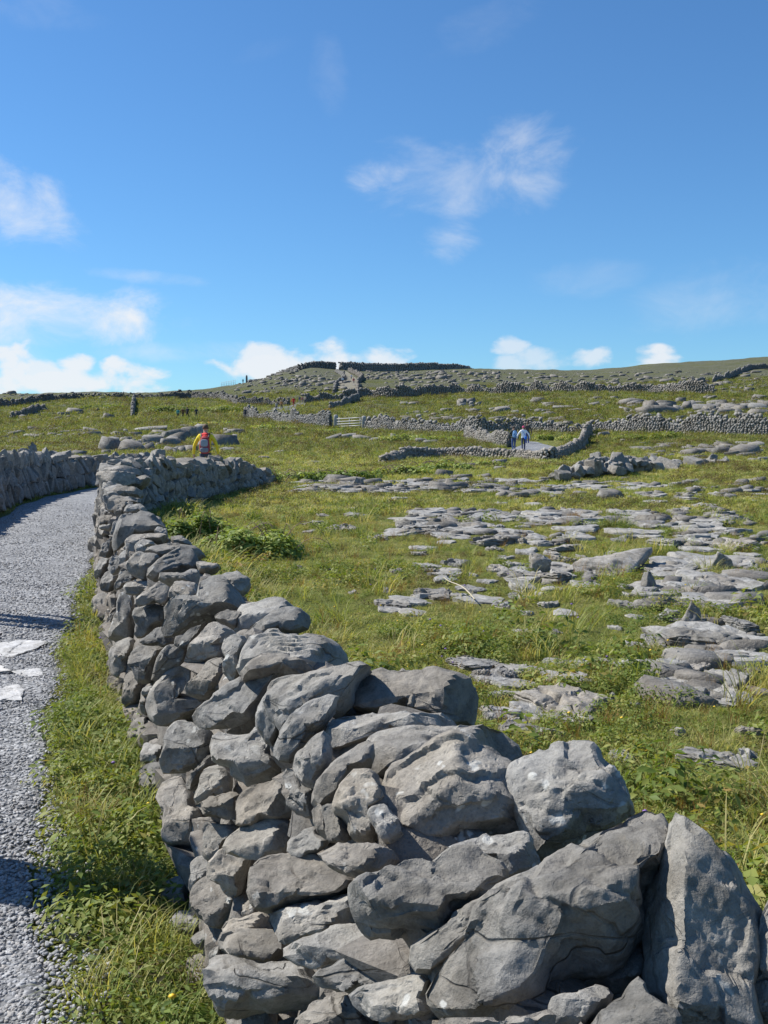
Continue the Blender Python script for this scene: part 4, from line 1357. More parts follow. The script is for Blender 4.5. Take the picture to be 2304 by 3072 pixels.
link('rest_of_stones', bag.mesh('rest_of_stones', M_STONE, crease=24), left_root, -Vector(left_root.location), kind='stuff')
core_strip('rubble_core', frl, LENL, 0.2, M_CORE, left_root, 90, 0.2)


# ------------------------------------------------------------------ field walls further off
def far_wall(pix, label, size, height, half=0.35, name='dry_stone_wall', group=None, sides=(-1, 1), jag=0.1, heights=None, slant=0.6, ys_list=None):
    pts = []
    for i, q in enumerate(pix):
        if len(q) == 2:
            x, y = G(q[0], q[1])
        else:
            y = q[2]
            x = ray(q[0], 1300)[0] * y
        hh = heights[i] if heights else height
        pts.append((x, y, half, half * 0.65, hh))
    f2, L2 = seg_frame(pts)
    fine = []
    for s_ in np.arange(0, L2 + 0.01, max(0.9, L2 / 160)):
        x, y, tx, ty, hb, ht, H = f2(s_)
        nz = float(fbm(np.array([s_ * 0.33, len(label), 0.5]), 3))
        fine.append((x + ty * 0.2 * nz, y - tx * 0.2 * nz, hb, ht, H * float(np.clip(0.9 + 0.75 * nz, 0.3, 1.5))))
    f2, L2 = seg_frame(fine)
    c = pts[len(pts) // 2]
    root = thing(name, label, 'stone wall', (c[0], c[1], float(z_smooth(c[0], c[1]))), group)
    b = Bag()
    r2 = np.random.RandomState(len(label) * 7 + len(pix))
    bake(b, wall_layout(f2, L2, size * 0.72, r2, sides, top=True, slant=slant, jag=jag, fill=0.92), STONE_LO, r2)
    bake(b, wall_layout(f2, L2, size * 1.1, r2, (), top=True, slant=slant, jag=jag * 1.6), STONE_LO, r2)
    link('stones', b.mesh('stones', M_STONE_FAR, False), root, -Vector(root.location), kind='stuff')
    core_strip('rubble_core', f2, L2, size * 0.35, M_CORE, root, max(12, int(L2 / 2)), size * 0.5)
    return pts, root


FW = []
# low wall round the bend of the lane where three walkers are
FW.append(far_wall([(1150, 1392), (1210, 1378), (1330, 1372), (1440, 1375), (1560, 1378), (1650, 1383), (1700, 1366), (1745, 1348), (1752, 1318), (1770, 1296)], 'low wall of small stones curling round the walkers on the bend', 0.24, 0.8, 0.28, jag=0.05, heights=[.3, .4, .45, .45, .45, .45, .5, .7, .8, .9])[0])
FW.append(far_wall([(1400, 1316), (1450, 1326), (1500, 1338), (1545, 1342)], 'short stone wall running down to the walkers from the long wall', 0.28, 0.8, 0.3)[0])
FW.append(far_wall([(735, 1252), (800, 1262), (900, 1276), (1000, 1283)], 'pale wall of upright stones left of the gate', 0.38, 1.2, 0.35, slant=1.0, jag=0.2)[0])
FW.append(far_wall([(1098, 1290), (1200, 1294), (1330, 1298), (1450, 1300), (1560, 1296), (1700, 1296), (1790, 1294), (1950, 1298), (2100, 1301), (2304, 1306), (2600, 1310)], 'long wall of upright stones crossing the field from gate to right edge', 0.36, 1.1, 0.36, slant=0.8, jag=0.3)[0])
tum = [G(*q) for q in [(1640, 1452), (1690, 1444), (1740, 1438), (1800, 1430), (1860, 1424), (1920, 1416), (1990, 1408), (2060, 1402), (2130, 1396), (2190, 1388)]]
root = thing('dry_stone_wall', 'tumbled remnant of a wall, heaped boulders in the right field', 'stone wall', (tum[4][0], tum[4][1], float(z_smooth(*tum[4]))))
r2 = np.random.RandomState(77)
places = []
for k in range(95):
    t_ = r2.uniform(0, 8.999) if k > 30 else r2.uniform(2.0, 5.0)
    i_ = int(t_)
    f_ = t_ - i_
    X = tum[i_][0] * (1 - f_) + tum[i_ + 1][0] * f_
    Y = tum[i_][1] * (1 - f_) + tum[i_ + 1][1] * f_ + r2.normal(0, 0.45)
    hp = 0.32 * math.exp(-((t_ - 3.4) / 1.9) ** 2) + 0.06
    s_ = r2.uniform(0.13, 0.34)
    Mx = Matrix.Rotation(r2.uniform(0, 6.28), 3, 'Z') @ Matrix.Rotation(r2.normal(0, .5), 3, 'X') @ Matrix.Rotation(r2.normal(0, .5), 3, 'Y') @ Matrix.Diagonal((s_ * r2.uniform(.8, 1.5), s_ * r2.uniform(.6, 1), s_ * r2.uniform(.5, .9)))
    places.append((Mx, Vector((X, Y, float(z_smooth(X, Y)) + r2.uniform(0.2, 1.0) * hp + 0.1))))
link_places(places, root, None, r2)
FW.append(far_wall([(-200, 1236), (0, 1224), (90, 1212), (181, 1204), (301, 1197), (407, 1197), (500, 1197), (570, 1195), (661, 1198), (715, 1212), (790, 1213), (872, 1214)], 'dark shaded wall across the slope on the left', 0.5, 1.0, 0.5, jag=0.45)[0])
FW.append(far_wall([(912, 1210), (960, 1206), (1021, 1200), (1093, 1192), (1180, 1190), (1360, 1184), (1569, 1180), (1760, 1180), (1950, 1178), (2060, 1180), (2150, 1180)], 'long dark wall along the foot of the upper hill', 0.6, 1.7, 0.5, jag=0.25)[0])
FW.append(far_wall([(404, 1200), (402, 1214), (400, 1230), (396, 1252)], 'wall end coming straight down the left slope', 0.36, 0.9, 0.3, jag=0.15)[0])
FW.append(far_wall([(36, 1254), (80, 1246), (136, 1228)], 'short dark piece of wall on the left slope', 0.45, 0.9, 0.4, jag=0.15)[0])
FW.append(far_wall([(990, 1228), (1020, 1220), (1050, 1212), (1075, 1206)], 'short slanting wall above the gate', 0.5, 1.2, 0.4)[0])
FW.append(far_wall([(2010, 1176), (2060, 1164), (2107, 1150), (2122, 1150)], 'stone wall climbing the right slope, lower piece', 0.5, 1.1, 0.32, jag=0.25)[0])
FW.append(far_wall([(2139, 1149), (2170, 1140), (2204, 1128), (2253, 1108), (2304, 1105), (2420, 1098)], 'stone wall climbing the right slope to the frame edge, upper piece', 0.5, 1.1, 0.32, jag=0.3)[0])
FW.append(far_wall([(1003, 1180), (1006, 1165), (1012, 1154), (1034, 1140), (1026, 1126), (1008, 1116)], 'left wall of the stony way up to the fort', 0.5, 1.1, 0.45)[0])
FW.append(far_wall([(1074, 1184), (1073, 1168), (1072, 1156), (1088, 1136), (1065, 1122), (1046, 1114)], 'right wall of the stony way up to the fort', 0.5, 1.2, 0.45)[0])

# the fort: a thick rampart with an entrance gap, closing round behind the brow
def rampart(xs_list, label_part, root):
    pts = []
    for px_, rowbase, Y, hgt in xs_list:
        X = ray(px_, rowbase)[0] * Y
        pts.append((X, Y, 2.2, 1.7, hgt))
    f2, L2 = seg_frame(pts)
    b = Bag()
    r2 = np.random.RandomState(int(L2) + 5)
    bake(b, wall_layout(f2, L2, 0.9, r2, (-1, 1), top=True, slant=0.25, jag=0.15), STONE_LO, r2)
    link(label_part, b.mesh(label_part, M_STONE_FAR, False), root, -Vector(root.location), kind='stuff')
    core_strip('rubble_core', f2, L2, 0.6, M_CORE, root, 60, 0.6)


fx, fy = ray(1150, 1110)[0] * 445, 445.0
fort = thing('stone_fort', 'dark stone fort with an entrance gap on the brow of the hill', 'fort', (fx, fy, float(z_smooth(fx, fy))))
rampart([(800, 1120, 520, 3.0), (840, 1117, 455, 2.2), (905, 1103, 440, 2.2), (960, 1100, 440, 2.6), (1004, 1108, 441, 2.6)], 'rampart', fort)
rampart([(1019, 1108, 441, 2.8), (1060, 1112, 443, 3.2), (1150, 1116, 448, 3.2), (1280, 1115, 452, 3.0), (1380, 1106, 460, 2.0), (1420, 1105, 500, 1.8)], 'rampart', fort)

# ------------------------------------------------------------------ limestone pavement in the turf
def unit_slab(seed, nt_=64, nf=26, nb=5):
    rs = np.random.RandomState(seed)
    nv = rs.randint(4, 8)
    ta = np.sort((np.arange(nv) + rs.uniform(-0.35, 0.35, nv)) * 2 * math.pi / nv)
    ra = rs.uniform(0.62, 1.12, nv)
    pa = np.stack([ra * np.cos(ta), ra * np.sin(ta)], -1)
    th = np.linspace(0, 2 * math.pi, nt_, endpoint=False)
    Rr = np.zeros(nt_)
    for j, tj in enumerate(th):
        c, s_ = math.cos(tj), math.sin(tj)
        d1 = -s_ * pa[:, 0] + c * pa[:, 1]
        e1 = c * pa[:, 0] + s_ * pa[:, 1]
        d2, e2 = np.roll(d1, -1), np.roll(e1, -1)
        m = (d1 * d2 <= 0) & (np.abs(d1 - d2) > 1e-9)
        e = (e1[m] + d1[m] / (d1[m] - d2[m]) * (e2[m] - e1[m]))
        Rr[j] = e[e > 0].max() if (e > 0).any() else 0.7
    Rr *= 1 + 0.12 * fbm(np.stack([np.cos(th) * 2.5 + seed, np.sin(th) * 2.5, th * 0], -1), 4)
    p = 7.0
    aa = np.linspace(0, math.pi / 2, 300)
    rr, zz = np.sin(aa) ** (2 / p), np.cos(aa) ** (2 / p)
    arc = np.concatenate([[0], np.cumsum(np.hypot(np.diff(rr), np.diff(zz) * 0.5))])
    sN = np.linspace(0, arc[-1], nf)
    pr = np.concatenate([np.interp(sN, arc, rr), [1.0, 0.98, 0.9, 0.6, 0.0]])
    pz = np.concatenate([np.interp(sN, arc, zz), [-0.4, -0.8, -1, -1, -1]])
    rg, rz = pr[1:-1], pz[1:-1]
    X = np.concatenate([[0], (rg[:, None] * Rr * np.cos(th)).ravel(), [0]])
    Y = np.concatenate([[0], (rg[:, None] * Rr * np.sin(th)).ravel(), [0]])
    Z = np.concatenate([[1], np.repeat(rz, nt_), [-1]])
    V = np.stack([X, Y, Z], -1)
    q = V * np.array([1.4, 1.4, 0]) + seed * 1.3
    top = np.clip(Z, 0, 1)
    gx_, gy_ = rs.normal(0, 0.35, 2)
    tilt = np.minimum(gx_ * X + gy_ * Y, rs.normal(0.1, .1) + rs.normal(0, .5) * X + rs.normal(0, .5) * Y)
    Z = Z + top * (0.35 * fbm(q, 4) + 0.5 * np.clip(tilt, -0.7, 0.4))
    f_ = gx_ * 1.6 * X + gy_ * 1.6 * Y + 0.45 * fbm(q * 1.3 + 2, 3)
    st = f_ * 3.0
    st = (np.floor(st) + smooth(0.75, 1.0, st - np.floor(st))) / 3.0                # broken bedding steps
    Z = Z + top * 0.9 * np.clip(st, -0.9, 0.5)
    for _ in range(rs.randint(2, 5)):                                 # solution cracks across the top
        a, o_ = rs.uniform(0, math.pi), rs.uniform(-0.6, 0.6)
        dd = X * math.cos(a) + Y * math.sin(a) - o_ + 0.12 * fbm(q * 2.2 + 5, 2)
        Z = Z - top * 0.75 * np.exp(-(dd / 0.03) ** 2) * smooth(-0.5, 0.2, pnoise(q * 1.2 + o_ * 9))
    lay = Z * 2.1 + 0.5 * fbm(V * 1.6 + seed, 2)
    f = lay - np.floor(lay)
    side = smooth(0.75, 0.97, np.concatenate([[0], np.repeat(rg, nt_), [0]]))
    k_ = 1 - side * 0.09 * np.exp(-((f - .5) / .14) ** 2) + side * 0.06 * fbm(V * 3.5 + seed, 3)
    V = np.stack([X * k_, Y * k_, Z], -1)
    rings = len(rg)
    ids = 1 + np.arange(rings * nt_).reshape(rings, nt_)
    n2 = np.roll(ids, -1, 1)
    last = rings * nt_ + 1
    V[0] = V[ids[0]].mean(0)
    return V, [np.stack([ids[:-1], ids[1:], n2[1:], n2[:-1]], -1).reshape(-1, 4), np.stack([np.zeros(nt_, int), ids[0], n2[0]], -1), np.stack([np.full(nt_, last), n2[-1], ids[-1]], -1)]


SLAB_ME = [mesh_np('limestone_slab', *unit_slab(40 + k), M_SLAB, crease=40) for k in range(14)]
SLAB_MID = [mesh_np('limestone_slab', *unit_slab(70 + k, 26, 9), M_SLAB, crease=25) for k in range(10)]
BLOCK = [mesh_np('limestone_slab', *chip(700 + k), M_SLAB, False) for k in range(10)]
rs = np.random.RandomState(21)
N_EXTRA = 88        # with the traced ones this stays under three hundred
SLABS = []          # x, y, rx, ry, angle : turf keeps off these
slab_list = [tuple(float(v) for v in q.split(',')) for q in STONE_SLABS.split()]
for i, (cx, cy, w, h) in enumerate(slab_list):
    X, Y = G(cx, min(cy + h * 0.38, 3000))
    z = float(z_smooth(X, Y))
    wm = w * Y / F_PX
    hm = h * Y / F_PX
    if Y < 40:
        he = EYE - z
        d = 0.8 * h * Y * Y / (F_PX * he)
        t_ = float(np.clip(0.30 * hm, 0.025, 0.26))
        d = float(np.clip(d, 0.22 * wm, 1.5 * wm))
    else:
        d, t_ = 0.55 * wm, float(np.clip(0.62 * hm, 0.06, 1.0))
    rz = rs.normal(0, 0.12)
    Yc = Y + d * 0.42
    zc = float(zt(X, Yc))
    near = Y < 22
    if Y < 40:
        o = link('limestone_slab', (SLAB_ME if near else SLAB_MID)[rs.randint(14 if near else 10)], field,
                 (X, Yc, zc + t_ * 0.35), (rs.normal(0, 0.05), rs.normal(0, 0.05), rz), (wm * 0.54, d * 0.62, t_ * 0.95))
    else:
        o = link('limestone_slab', BLOCK[rs.randint(10)], field, (X, Yc, zc + t_ * 0.3), (rs.normal(0, 0.06), rs.normal(0, 0.08), rz * 2), (wm * 0.54, d * 0.5, t_ * 0.8))
    SLABS.append((X, Yc, wm * 0.54, d * 0.6, rz))
    if Y < 48 and w > 50:                                              # broken beds lying on and around it
        for _ in range(rs.randint(1, 4) if N_EXTRA > 0 else 0):
            N_EXTRA -= 1
            f_ = rs.uniform(0.18, 0.5)
            a = rs.uniform(0, 6.28)
            q_ = rs.uniform(0.3, 1.0)
            X2, Y2 = X + math.cos(a) * wm * 0.55 * q_, Yc + math.sin(a) * d * 0.65 * q_
            link('limestone_slab', (SLAB_ME if near else SLAB_MID)[rs.randint(14 if near else 10)], field,
                 (X2, Y2, float(zt(X2, Y2)) + t_ * (0.75 if q_ < 0.6 else 0.2)), (rs.normal(0, .12), rs.normal(0, .12), rs.uniform(-.7, .7)), (wm * 0.5 * f_, max(d, wm * 0.4) * 0.5 * f_, t_ * rs.uniform(0.5, 0.9)))
            if q_ >= 0.6:
                SLABS.append((X2, Y2, wm * 0.45 * f_, max(d, wm * 0.4) * 0.45 * f_, 0))
# the pavement's countless other beds, in bands
UNITS = [unit_slab(120 + k, 22, 8) for k in range(14)]
bag = Bag()
for x0, x1, y0, y1, n, w0, w1, h0, h1 in [(1220, 1720, 1528, 1562, 17, 60, 150, 14, 30), (1560, 2200, 1540, 1588, 21, 60, 170, 14, 34), (880, 1560, 1445, 1480, 36, 50, 140, 8, 20), (1180, 1480, 1568, 1612, 15, 50, 150, 15, 32),
                                          (1480, 1760, 1590, 1650, 11, 60, 160, 18, 36), (1880, 2304, 1590, 1660, 13, 70, 180, 18, 34), (1940, 2304, 1680, 1840, 20, 90, 240, 26, 54), (2020, 2304, 1880, 2120, 13, 100, 260, 34, 66),
                                          (1540, 1800, 1690, 1780, 12, 60, 180, 20, 42), (1150, 1480, 1780, 1850, 8, 60, 160, 14, 30), (1500, 1760, 2010, 2180, 10, 90, 220, 26, 50), (1650, 2304, 1440, 1500, 26, 40, 110, 8, 16), (1150, 2304, 1500, 1640, 40, 30, 100, 8, 20), (1250, 2304, 1640, 1900, 44, 30, 110, 12, 30), (1500, 2304, 1900, 2300, 20, 40, 130, 18, 40)]:
    for _ in range(n):
        X, Y = G(rs.uniform(x0, x1), rs.uniform(y0, y1))
        w, h = rs.uniform(w0, w1), rs.uniform(h0, h1)
        wm = w * Y / F_PX
        d = float(np.clip(0.8 * h * Y * Y / (F_PX * (EYE - float(z_smooth(X, Y)))), 0.25 * wm, 1.3 * wm))
        t_ = float(np.clip(0.3 * h * Y / F_PX, 0.025, 0.2))
        rz = rs.normal(0, 0.25)
        A = np.array(Matrix.Rotation(rz, 3, 'Z') @ Matrix.Rotation(rs.normal(0, .05), 3, 'X') @ Matrix.Rotation(rs.normal(0, .05), 3, 'Y') @ Matrix.Diagonal((wm * .54, d * .62, t_)))
        V, Fs = UNITS[rs.randint(14)]
        V = V @ A.T + np.array((X, Y + d * 0.3, float(zt(X, Y + d * .3)) + t_ * 0.15))
        n0 = bag.n
        bag.add(V, Fs[0], rs.uniform())
        for f_ in Fs[1:]:
            bag.F[3].append(f_ + n0)
        SLABS.append((X, Y + d * .3, wm * .5, d * .55, rz))
link('limestone_pavement', bag.mesh('limestone_pavement', M_SLAB, crease=30), field, kind='stuff')
# countless smaller stones and ledges across the slope
bag = Bag()


def rubble_band(x0, x1, y0, y1, n, s0, s1, flat=0.45):
    for _ in range(n):
        px_ = rs.uniform(x0, x1)
        py_ = rs.uniform(y0, y1)
        X, Y = G(px_, py_)
        s = rs.uniform(s0, s1) * (0.45 + 1.3 * rs.uniform() ** 3)
        V, F = STONE_LO[rs.randint(24)]
        a = rs.normal(0, 0.5)
        A = np.array(Matrix.Rotation(a, 3, 'Z') @ Matrix.Rotation(rs.normal(0, .15), 3, 'X') @ Matrix.Diagonal((s * rs.uniform(.8, 2.1), s * rs.uniform(.6, 1.3), s * flat * rs.uniform(.35, 1.2))))
        bag.add(V @ A.T + np.array((X, Y, float(zt(X, Y)) + s * flat * 0.3)), F, rs.uniform())


for b_ in [(1150, 2304, 1236, 1262, 330, .22, .6), (1880, 2304, 1208, 1246, 130, .4, .95, .7), (1152, 1760, 1262, 1284, 170, .25, .6), (1380, 1420, 1206, 1222, 14, .5, .9, .9),
           (300, 720, 1296, 1362, 110, .2, .55, .8), (0, 430, 1290, 1316, 80, .2, .5), (60, 330, 1232, 1262, 60, .3, .7), (0, 700, 1340, 1375, 60, .12, .3),
           (1900, 2304, 1330, 1372, 90, .2, .5), (1760, 2304, 1372, 1400, 50, .12, .3), (1240, 1560, 1380, 1440, 26, .1, .25), (1500, 2304, 1440, 1500, 150, .06, .18),
           (1560, 2250, 1535, 1580, 300, .05, .14), (900, 1560, 1445, 1478, 300, .08, .2), (1220, 1700, 1530, 1560, 170, .05, .13), (1200, 1450, 1565, 1605, 120, .05, .14), (1480, 1700, 1600, 1640, 70, .04, .1), (1560, 1800, 1690, 1760, 60, .04, .1), (2040, 2304, 1600, 1650, 70, .05, .12),
           (1950, 2304, 1680, 1830, 110, .05, .14), (2000, 2304, 1860, 2100, 80, .04, .10), (1150, 2304, 1118, 1174, 900, .25, .75, .5), (700, 1000, 1110, 1190, 300, .25, .7, .5),
           (0, 700, 1180, 1200, 170, .25, .6, .5), (1100, 1500, 1114, 1140, 300, .3, .8, .6), (780, 1010, 1135, 1160, 160, .3, .8, .6), (2000, 2304, 1140, 1170, 70, .3, .7), (1010, 1072, 1150, 1182, 60, .4, .9), (1500, 2304, 1196, 1225, 90, .25, .7)]:
    rubble_band(*b_)
link('scattered_stones', bag.mesh('scattered_stones', M_STONE_FAR, False), None, kind='stuff', label='countless grey stones strewn over the hillside', category='stones')


# boulders that stand out from the pavement
def boulder(px_, py_, w, h, label, seed, style='p', lean=(0, 0), taper=0.5, name='boulder'):
    X, Y = G(px_, py_ + h / 2)
    wm, hm = w * Y / F_PX, h * Y / F_PX
    V, F = unit_stone(14, seed)
    k_ = 1 - taper * (V[:, 2] + 1) / 2
    V = np.stack([V[:, 0] * k_, V[:, 1] * k_, V[:, 2]], -1)
    V = V * np.array([wm * 0.55, wm * 0.42, hm * 0.56])
    V[:, 0] += lean[0] * V[:, 2]
    V[:, 1] += lean[1] * V[:, 2]
    V = roughen(V, F, 0.03 * wm, style, seed, (0.3, 0.1, 1), wm * 0.5)
    z = float(zt(X, Y + wm * 0.3))
    thing(name, label, 'boulder', (X, Y + wm * 0.3, z + hm * 0.42), me=mesh_np(name, V, F, M_STONE))
    SLABS.append((X, Y + wm * 0.3, wm * 0.5, wm * 0.4, 0))


boulder(2082, 1845, 80, 78, 'upright triangular boulder in the pavement near the right edge', 61, 'p', (0.1, 0), 0.75)
boulder(1952, 1745, 64, 58, 'small pyramid of striped layered rock on the right pavement', 62, 's', (-0.1, 0), 0.75)
boulder(1619, 1690, 60, 52, 'square little boulder alone on the turf', 63, 'p', (0.05, 0), 0.3)
boulder(1845, 1690, 178, 56, 'long tilted slab of rock with a dark hollow under its right end', 64, 's', (0.3, 0.2), 0.2)
boulder(2172, 1690, 72, 46, 'knobbly rounded rock on top of the right pavement', 65, 'r', (0, 0), 0.4)
boulder(2140, 1378, 36, 30, 'leaning boulder at the right end of the tumbled wall', 66, 'p', (0.2, 0), 0.3)
boulder(1690, 1428, 60, 34, 'grey wedge boulder at the start of the tumbled wall', 67, 'p', (0.5, 0), 0.5)
boulder(1075, 1448, 42, 26, 'dark lump on the pale ledge in the middle field', 68, 'r', (0, 0), 0.5)

# white worn bedrock showing through the gravel
M_PALE = make_limestone('worn_bedrock', (0.30, 0.30, 0.30), (0.52, 0.52, 0.52), (0.42, 0.41, 0.39), lichen=0.0, bump=0.6)
PALE_ME = [mesh_np('bedrock', *unit_slab(90 + k, 56, 22), M_PALE) for k in range(4)]
for k, (cx, cy, w, h) in enumerate([(40, 1958, 165, 75), (25, 2095, 120, 70), (88, 2030, 90, 34), (-60, 2020, 150, 80), (105, 1938, 60, 20), (-110, 1930, 160, 60)]):
    X, Y = G(cx, cy)
    link('bedrock', PALE_ME[k % 4], lane, (X, Y, float(lane_z(X, Y)) + 0.003), (0, 0, 0.4 * k), (w * Y / F_PX * .55, h * Y * Y / F_PX / EYE * 0.5, 0.013))

# ------------------------------------------------------------------ plants: source tufts
def tuft(n, rad, l0, l1, w, seed, bend=0.6, segs=3, lean=0.35):
    r = np.random.RandomState(seed)
    V, F, A = [], [], []
    for _ in range(n):
        a = r.uniform(0, 6.283)
        rr = rad * math.sqrt(r.uniform())
        b = np.array([rr * math.cos(a), rr * math.sin(a), -0.02])
        az = r.uniform(0, 6.283) if r.uniform() < 0.4 else a + r.normal(0, 0.6)
        L = r.uniform(l0, l1)
        ln = abs(r.normal(0, lean))
        wd = w * r.uniform(0.7, 1.3)
        side = np.array([-math.sin(az), math.cos(az), 0])
        out = np.array([math.cos(az), math.sin(az), 0])
        base = len(V)
        ang_ = ln
        p = b.copy()
        for s in range(segs + 1):
            ww = wd * (1 - s / segs) ** 0.7
            if s < segs:
                V += [p - side * ww / 2, p + side * ww / 2]
            else:
                V += [p]
            p = p + (out * math.sin(ang_) + np.array([0, 0, 1]) * math.cos(ang_)) * L / segs
            ang_ += bend * r.uniform(0.4, 1.3) / segs * 1.6
        for s in range(segs - 1):
            k = base + 2 * s
            F += [(k, k + 1, k + 3), (k, k + 3, k + 2)]
        k = base + 2 * (segs - 1)
        F.append((k, k + 1, k + 2))
        A += [r.uniform()] * (2 * segs + 1)
    return np.array(V), np.array(F), np.array(A)


def leafy(n, rad, hgt, ls, seed, up=0.5, dome=True):
    r = np.random.RandomState(seed)
    V, F, A = [], [], []
    for _ in range(n):
        d = r.normal(size=3)
        d[2] = abs(d[2])
        d /= np.linalg.norm(d)
        q = r.uniform(0.45, 1.0)
        c = np.array([d[0] * rad * q, d[1] * rad * q, d[2] * hgt * q])
        nrm = d + np.array([0, 0, up]) + r.normal(0, 0.45, 3)
        nrm /= np.linalg.norm(nrm)
        t1 = np.cross(nrm, r.normal(size=3))
        t1 /= np.linalg.norm(t1)
        t2 = np.cross(nrm, t1)
        s = ls * r.uniform(0.6, 1.4)
        b = len(V)
        V += [c - t1 * s, c + t2 * s * 0.45 + nrm * s * 0.12, c + t1 * s, c - t2 * s * 0.45 + nrm * s * 0.12]
        F += [(b, b + 1, b + 2), (b, b + 2, b + 3)]
        A += [r.uniform()] * 4
    return np.array(V), np.array(F), np.array(A)


def proto(name, VFA, mat):
    V, F, A = VFA
    return bpy.data.objects.new(name, mesh_np(name, V, F, mat, False, {'rnd': A}))


P_TURF = [proto('turf_tuft', tuft(46, 0.09, 0.04, 0.10, 0.0045, 10 + k, 1.5, 3, 0.7), M_GRASS) for k in range(4)]
P_TALL = [proto('tall_tuft', tuft(34, 0.06, 0.10, 0.24, 0.0045, 20 + k, 1.1, 4, 0.3), M_GRASS) for k in range(3)]
P_HERB = [proto('herb_clump', leafy(70, 0.10, 0.06, 0.010, 30 + k), M_LEAF) for k in range(3)]
P_BUSHY = [proto('leafy_clump', leafy(130, 0.15, 0.12, 0.013, 40 + k), M_LEAF) for k in range(2)]
P_HEATH = [proto('heath_clump', leafy(80, 0.13, 0.10, 0.012, 50 + k), M_HEATH) for k in range(2)]
P_DRY = [proto('straw_tuft', tuft(26, 0.05, 0.10, 0.30, 0.003, 60 + k, 0.8, 3, 0.35), M_DRY) for k in range(2)]
P_FAR = [proto('far_clump', tuft(60, 0.12, 0.04, 0.10, 0.010, 70 + k, 1.5, 2, 0.8), M_GRASS) for k in range(3)]


def scatter(name, pts, rz, sc, var, protos, label, cat, tilt=0.0):
    me = bpy.data.meshes.new(name)
    n = len(pts)
    me.vertices.add(n)
    me.vertices.foreach_set('co', np.asarray(pts, np.float32).ravel())
    rot = np.zeros((n, 3), np.float32)
    rot[:, 2] = rz
    if np.ndim(tilt) or tilt:
        rot[:, 0] = RS.normal(0, tilt, n)
        rot[:, 1] = RS.normal(0, tilt, n)
    a = me.attributes.new('rot', 'FLOAT_VECTOR', 'POINT')
    a.data.foreach_set('vector', rot.ravel())
    a = me.attributes.new('scl', 'FLOAT', 'POINT')
    a.data.foreach_set('value', np.asarray(sc, np.float32))
    a = me.attributes.new('var', 'INT', 'POINT')
    a.data.foreach_set('value', np.asarray(var, np.int32))
    o = link(name, me, None, kind='stuff', label=label, category=cat)
    ng = bpy.data.node_groups.new(name, 'GeometryNodeTree')
    ng.interface.new_socket(name='Geometry', in_out='INPUT', socket_type='NodeSocketGeometry')
    ng.interface.new_socket(name='Geometry', in_out='OUTPUT', socket_type='NodeSocketGeometry')
    gi, go = ng.nodes.new('NodeGroupInput'), ng.nodes.new('NodeGroupOutput')
    jn = ng.nodes.new('GeometryNodeJoinGeometry')

    def named(nm, ty):
        q = ng.nodes.new('GeometryNodeInputNamedAttribute')
        q.data_type = ty
        q.inputs['Name'].default_value = nm
        return q.outputs[0]
    ra, sa, va = named('rot', 'FLOAT_VECTOR'), named('scl', 'FLOAT'), named('var', 'INT')
    for k, p in enumerate(protos):
        oi = ng.nodes.new('GeometryNodeObjectInfo')
        oi.inputs['Object'].default_value = p
        ip = ng.nodes.new('GeometryNodeInstanceOnPoints')
        cp = ng.nodes.new('FunctionNodeCompare')
        cp.data_type = 'INT'
        cp.operation = 'EQUAL'
        ins = [s for s in cp.inputs if s.type == 'INT']
        ng.links.new(va, ins[0])
        ins[1].default_value = k
        ng.links.new(gi.outputs[0], ip.inputs['Points'])
        ng.links.new(cp.outputs[0], ip.inputs['Selection'])
        ng.links.new(oi.outputs['Geometry'], ip.inputs['Instance'])
        ng.links.new(ra, ip.inputs['Rotation'])
        ng.links.new(sa, ip.inputs['Scale'])
        ng.links.new(ip.outputs[0], jn.inputs[0])
    ng.links.new(jn.outputs[0], go.inputs[0])
    o.modifiers.new('scatter', 'NODES').node_group = ng
    return o


# what the turf must keep clear of
wall_pts = np.concatenate([np.array([f_(s)[:2] for s in np.linspace(0, L_, 500)]) for f_, L_ in ((fr, LEN), (frl, LENL))])
wall_hw = 0.36


def free_mask(x, y, slab_k=0.8, wall_k=1.0):
    ok = path_mask(x, y, 0.12) < 0.5
    bend = (x / y > (1500 - CX) / F_PX) & (x / y < (1695 - CX) / F_PX) & (y > 60) & (y < 84)
    ok &= ~bend
    nearw = np.full(len(x), 9.0)
    for i0 in range(0, len(x), 8000):
        sl_ = slice(i0, i0 + 8000)
        d2 = (x[sl_, None] - wall_pts[None, :, 0]) ** 2 + (y[sl_, None] - wall_pts[None, :, 1]) ** 2
        nearw[sl_] = np.sqrt(d2.min(1))
    ok &= nearw > wall_hw * wall_k
    for (sx, sy, rx, ry, a) in SLABS:
        m = (np.abs(x - sx) < max(rx, ry) * 1.1) & (np.abs(y - sy) < max(rx, ry) * 1.1)
        if not m.any():
            continue
        dx, dy = x[m] - sx, y[m] - sy
        c, s_ = math.cos(-a), math.sin(-a)
        u_, v_ = (dx * c - dy * s_) / rx, (dx * s_ + dy * c) / ry
        wob = 0.35 * pnoise(np.stack([x[m] * 3, y[m] * 3, x[m] * 0], -1))
        kill = np.hypot(u_, v_) < slab_k + wob
        ii_ = np.where(m)[0]
        ok[ii_[kill]] = False
    return ok, nearw


def frustum_pts(y0, y1, dens_, rs, half=0.47):
    n = int(dens_ * half * (y1 * y1 - y0 * y0))
    y = np.sqrt(rs.uniform(y0 * y0, y1 * y1, n))
    x = rs.uniform(-half, half, n) * y
    return x, y


